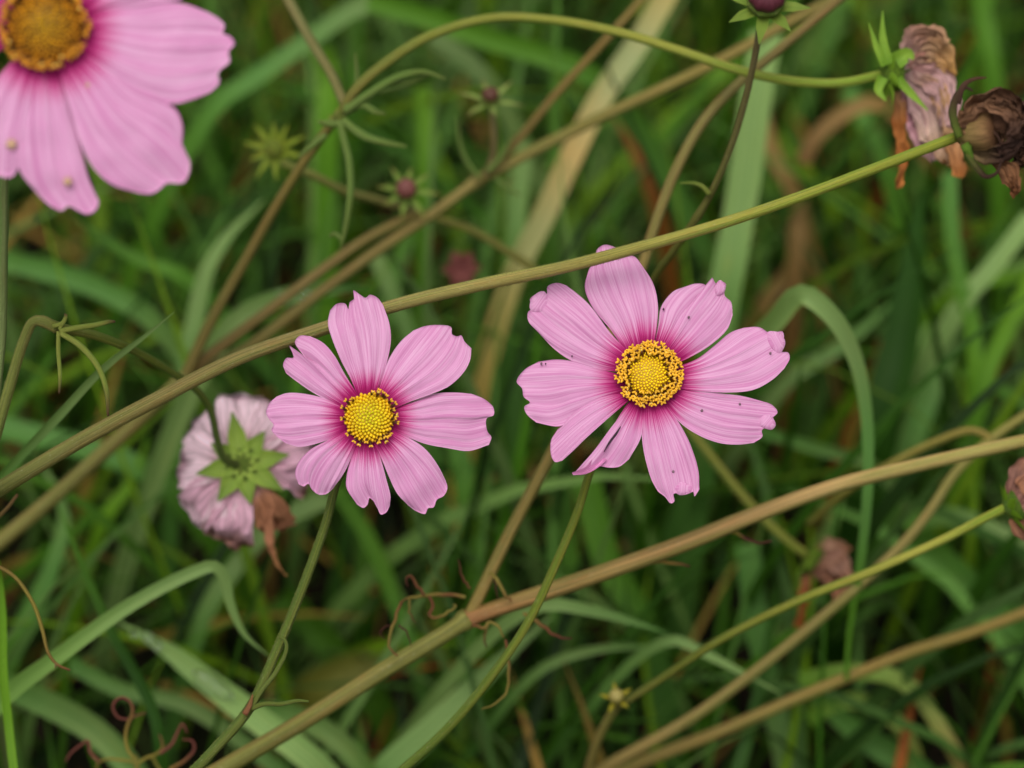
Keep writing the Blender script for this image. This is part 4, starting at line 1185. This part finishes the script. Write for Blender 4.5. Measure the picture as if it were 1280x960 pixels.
# ================================================================== BUD STALK AT THE TOP
rootG = empty("cosmos_bud", np.array([*at(780, 470, .88)[:2], 0]), "dark maroon cosmos bud with green bracts on a thin bronze-green stalk", "bud")
gb = at(790, 420, .83)
a = Acc()
tube(a, [np.array([ORG[rootG.name][0], ORG[rootG.name][1], -.006]), at(780, 470, .87), gb] + px_chain([(818, 348), (850, 302), (884, 250), (912, 188), (932, 122), (945, 62), (952, 18)], [.80, .79, .784, .780, .778, .776, .775]), [.0011, .0011, .0011, .0010, .0009, .0009], [rgb(126, 122, 62), rgb(128, 122, 60), rgb(108, 100, 48), rgb(84, 72, 44)], 80, 10, 0.05, 5, swell=[(.66, .3, .012)])
a.build("stem", "stem", rootG)
b = Acc(); tube(b, px_chain([(887, 243), (878, 233), (866, 229), (850, 229)], .781), [.0007, .0006, .0003], [rgb(130, 140, 60), rgb(120, 144, 60)], 14, 7)
b.build("leaf", "stem", rootG)
cuG = bud(rootG, 957, 3, .772, 26, unit(Up * .45 - Fw), rgb(88, 40, 50), rgb(120, 142, 58), 8, 1.9, 0.55)

# ================================================================== YELLOW-GREEN STALK, lower right, with withered head at the frame's edge
rootJ = empty("withered_cosmos", np.array([*at(720, 1000, .86)[:2], 0]), "yellow-green stalk ending in a brown-pink head with green bracts, above the parallel tan stems", "withered flower")
a = Acc()
tube(a, [np.array([ORG[rootJ.name][0], ORG[rootJ.name][1], -.006])] + px_chain([(735, 965), (752, 915), (772, 880)], [.84, .825, .815]), [.0013, .0012], [T1, T2], 24, 10, 0.05, 5)
a.build("stem", "stem", rootJ)
a = Acc()
tube(a, px_chain([(770, 885), (790, 872), (830, 846), (900, 800), (1000, 750), (1090, 714), (1180, 674), (1230, 648), (1258, 634)], [.815, .812, .808, .80, .795, .792, .788, .785, .784]), [.0010, .0011, .0012, .0012, .0012], [rgb(104, 100, 46), rgb(118, 122, 44), rgb(140, 146, 56), rgb(176, 178, 84), rgb(156, 170, 60)], 80, 12, 0.05, 6)
a.build("branch", "stem", rootJ)
bud(rootJ, 770, 872, .812, 10, unit(-Fw + .5 * Up), rgb(142, 132, 70), rgb(150, 140, 40), 5, 2.0, 0.5)
dJ = .784
cuJ = calyx(rootJ, at(1266, 634, dJ), unit(at(1310, 610, dJ) - at(1258, 634, dJ)), 22 * mpp(dJ), rgb(100, 132, 36), rgb(108, 144, 36), 8, 0.5, 1.5, "withered_flower")
for pts, w, cs in [([(1266, 628), (1272, 604), (1282, 584), (1300, 578)], 30, [rgb(140, 96, 84), rgb(150, 110, 96), FBR]), ([(1268, 634), (1280, 625), (1300, 620), (1320, 640)], 34, [rgb(150, 104, 92), rgb(166, 124, 110), FBR]),
                   ([(1268, 642), (1278, 660), (1295, 672), (1310, 680)], 28, [FBR, rgb(120, 84, 64), FBR]), ([(1275, 610), (1292, 600), (1315, 605), (1325, 630)], 34, [FBR, rgb(150, 110, 100), FBR])]:
    b = Acc()
    ribbon(b, px_chain(pts, [dJ - .001, dJ + rng.normal(0, .003)]), np.array([.5, 1, 1, .6]) * w * mpp(dJ), cs, 18, 10, crumple=.0014, freq=90, nfold=4, foldamp=.0008)
    b.build("petal", "withered", cuJ)

# ================================================================== TAN STEMS, lower right
rootK = empty("bare_cosmos", np.array([*at(680, 1030, .88)[:2], 0]), "tan stem with a forked far end, running above and along the rust-tan stem", "stem")
gk = np.array([ORG[rootK.name][0], ORG[rootK.name][1], -.006])
a = Acc()
tube(a, [gk] + px_chain([(700, 1000), (760, 957), (860, 900), (940, 842), (1050, 752), (1130, 678), (1165, 635), (1195, 590), (1235, 552), (1300, 508), (1360, 480)], [.86, .845, .838, .834, .83, .83, .83, .83, .83, .835, .84]), [.0016, .0016, .0015, .0014, .0013, .0012], [rgb(158, 138, 86), rgb(166, 146, 94), rgb(170, 150, 98), rgb(166, 148, 86)], 90, 12, 0.05, 6)
a.build("stem", "stem", rootK)
branch(rootK, [(1240, 548), (1215, 538), (1170, 552), (1110, 582), (1060, 612), (1010, 655)], [.83, .83, .832, .835, .84, .85], [.0011, .0013, .0013], [rgb(158, 142, 76), rgb(150, 136, 66), OLIVE])
rootM = empty("bare_cosmos", np.array([*at(720, 1040, .88)[:2], 0]), "unforked rust-tan bare stem arched over by yellow-green blades", "stem")
gm = np.array([ORG[rootM.name][0], ORG[rootM.name][1], -.006])
a = Acc()
tube(a, [gm] + px_chain([(720, 1000), (790, 958), (900, 914), (1000, 871), (1080, 838), (1140, 814), (1210, 792), (1290, 762), (1350, 735)], [.87, .855, .85, .848, .846, .845, .845, .845, .85]), [.0017, .0017, .0016, .0015], [rgb(156, 140, 84), rgb(166, 146, 88), rgb(166, 138, 80), rgb(164, 138, 80)], 80, 12, 0.05, 6)
a.build("stem", "stem", rootM)

# ================================================================== STALK AND BROWN HEAD BEHIND THE RIGHT FLOWER
g0 = at(800, 400, .90)
rootX = empty("withered_cosmos", np.array([g0[0], g0[1], 0]), "small brown withered head hanging on a yellow-green stalk behind the forked stem", "withered flower")
a = Acc()
tube(a, [np.array([g0[0], g0[1], -.006]), at(810, 440, .87)] + px_chain([(850, 520), (880, 560), (930, 622), (975, 668), (1008, 694)], [.85, .848, .846, .846, .848]), [.0014, .0013, .0013], [rgb(140, 142, 64), rgb(146, 150, 66)], 50, 10, 0.05, 5)
a.build("stem", "stem", rootX)
dX = .85
cuX = calyx(rootX, at(1014, 700, dX), unit(at(1050, 725, dX) - at(1008, 694, dX)), 20 * mpp(dX), rgb(110, 136, 40), rgb(114, 142, 44), 7, 0.6, 1.5, "withered_flower")
for pts, w, cs in [([(1018, 700), (1038, 690), (1064, 694)], 34, [rgb(150, 104, 80), rgb(186, 146, 120), FBR]), ([(1018, 706), (1044, 718), (1052, 750)], 30, [rgb(110, 76, 60), rgb(140, 98, 74), FBR]),
                   ([(1014, 712), (1004, 745), (1000, 785)], 16, [FBR, rgb(160, 96, 44), rgb(150, 84, 36)]), ([(1024, 698), (1050, 705), (1060, 730)], 30, [rgb(130, 84, 70), rgb(180, 140, 120), FBR])]:
    b = Acc()
    ribbon(b, px_chain(pts, [dX, dX + rng.normal(0, .003)]), np.array([.6, 1, .6]) * w * mpp(dX), cs, 16, 10, crumple=.0016, freq=80, nfold=4, foldamp=.0008)
    b.build("petal", "withered", cuX)

# a reddish dry head low between the stems
g1 = at(575, 345, .93)
rootY = empty("withered_cosmos", np.array([g1[0], g1[1], 0]), "small reddish-brown dry head low in the grass between the two open flowers", "withered flower")
a = Acc(); tube(a, [np.array([g1[0], g1[1], -.006]), g1, at(577, 338, .885)], [.001, .001], [T1, T1], 12, 8)
a.build("stem", "stem", rootY)
cuY = calyx(rootY, at(577, 336, .882), -Fw, 14 * mpp(.88), rgb(120, 80, 66), rgb(120, 84, 60), 7, 0.5, 1.4, "withered_flower")
for k in range(6):
    an_ = k * 1.05
    b = Acc()
    O = at(577, 336, .880)
    e = Xr * math.cos(an_) + Up * math.sin(an_)
    ribbon(b, [O, O + e * .0035 - Fw * .002, O + e * .006], [.003, .004, .001], [rgb(150, 90, 86), rgb(126, 74, 62)], 10, 6, crumple=.001, freq=100)
    b.build("petal", "withered", cuY)

# ================================================================== CURLED LEAFLETS (lower left)
rootP = empty("dry_leaf", np.array([*at(-60, 720, .84)[:2], 0]), "curved yellow-brown thread leaflet hanging beside the bright thin stalk", "leaf")
a = Acc()
tube(a, [np.array([ORG[rootP.name][0], ORG[rootP.name][1], -.004]), at(-40, 700, .79)] + px_chain([(-5, 706), (20, 722), (40, 752), (52, 785), (60, 815), (72, 830), (88, 838)], .768), [.0006, .0006, .00055, .0005, .0005, .0003], [rgb(150, 150, 70), rgb(146, 140, 64), rgb(130, 104, 60), rgb(150, 140, 60), rgb(130, 90, 56)], 60, 8, 0.2, 3, jitter=.0003)
a.build("thread", "withered", rootP)
b = Acc(); tube(b, px_chain([(70, 828), (69, 835)], .768), [.0004, .0002], rgb(140, 120, 80), 5, 6); b.build("side_thread", "withered", rootP)
rootP2 = empty("dry_leaf", np.array([*at(-40, 660, .84)[:2], 0]), "short yellow thread leaflet curling from under the hairy stem's lower end", "leaf")
a = Acc(); tube(a, [np.array([ORG[rootP2.name][0], ORG[rootP2.name][1], -.004]), at(-30, 662, .80)] + px_chain([(-4, 648), (10, 634), (19, 622), (22, 618)], .772), [.0008, .0008, .0004], [rgb(150, 146, 70), rgb(150, 140, 66), rgb(120, 90, 60)], 24, 8, 0.2, 3)
a.build("thread", "withered", rootP2)

g2 = at(172, 985, .83)
rootT = empty("dry_leaf", np.array([g2[0], g2[1], 0]), "branched cosmos leaf with curled reddish-brown tips rising below the pale blade with drops", "leaf")
a = Acc(); tube(a, [np.array([g2[0], g2[1], -.004]), g2] + px_chain([(172, 962), (168, 945)], .812), [.0009, .0008, .0008], [rgb(150, 140, 66), rgb(150, 146, 70)], 14, 8)
a.build("thread", "withered", rootT)
CR = rgb(132, 78, 66)
for pts, cs in [([(168, 948), (160, 938), (157, 920), (160, 905), (166, 890), (162, 876), (150, 872), (141, 882), (147, 896), (160, 899), (172, 894), (182, 891)], [rgb(156, 150, 66), rgb(150, 130, 60), CR, CR, CR]),
                ([(172, 955), (182, 948), (195, 943), (203, 935), (202, 925), (199, 918)], [rgb(156, 150, 66), rgb(150, 134, 60), CR]),
                ([(168, 952), (150, 950), (132, 949), (122, 955), (120, 965)], [rgb(156, 150, 66), rgb(150, 134, 60)]),
                ([(124, 953), (113, 940), (110, 926), (100, 932), (88, 942), (82, 952)], [rgb(140, 100, 70), CR, CR]),
                ([(200, 942), (215, 930), (222, 915), (228, 905), (234, 916)], [CR, CR]),
                ([(212, 962), (232, 950), (243, 936), (240, 926), (228, 924)], [rgb(150, 120, 60), CR, CR]),
                ([(190, 945), (196, 956), (204, 968)], [rgb(156, 150, 66), rgb(156, 150, 66)])]:
    b = Acc(); tube(b, px_chain(pts, .808 + rng.normal(0, .002)), [.00045, .00042, .00036, .0003, .0002], cs, 34, 7, 0.15, 2); b.build("leaflet", "withered", rootT)

# ================================================================== WATER DROPS
DROPS = [(350, 367, .8535, 7, "round water drop on the green blade behind the hairy stem"), (379, 367, .8535, 9, "round water drop on the green blade behind the hairy stem"),
         (399, 365, .8535, 8, "round water drop on the green blade behind the hairy stem"),
         (183, 795, .8385, 9, "round water drop on the pale blade behind the smaller flower's stalk"), (195, 806, .8385, 8, "round water drop on the pale blade behind the smaller flower's stalk"),
         (166, 792, .8385, 6, "round water drop on the pale blade behind the smaller flower's stalk")]
for (x, y, d, r, lab) in DROPS:
    O = at(x, y, d)
    R = r * mpp(d) * .85
    a = Acc()
    lathe(a, O, -Fw, [(R * (-.35 + 0.0), R * .9), (0, R), (R * .45, R * .9), (R * .75, R * .66), (R * .93, R * .34), (R * .99, R * .05)], (1, 1, 1), 16)
    tag(a.build("water_drop", "water", None, origin=O), lab, "water drop", "water drops on the grass")
O = at(266, 856, .8392)
a = Acc()
ax_ = unit(at(285, 868, .84) - at(250, 845, .84))
lathe(a, O, -Fw, [(-.0006, .0021), (0, .0023), (.0004, .0021), (.0007, .0016), (.0009, .0008), (.00095, .0001)], (1, 1, 1), 18)
vv = a.V[0]
a.V[0] = vv + np.outer((vv - O) @ ax_, ax_) * 1.9
tag(a.build("water_film", "water", None, origin=O), "long smear of water shining on the pale broad blade", "water drop")
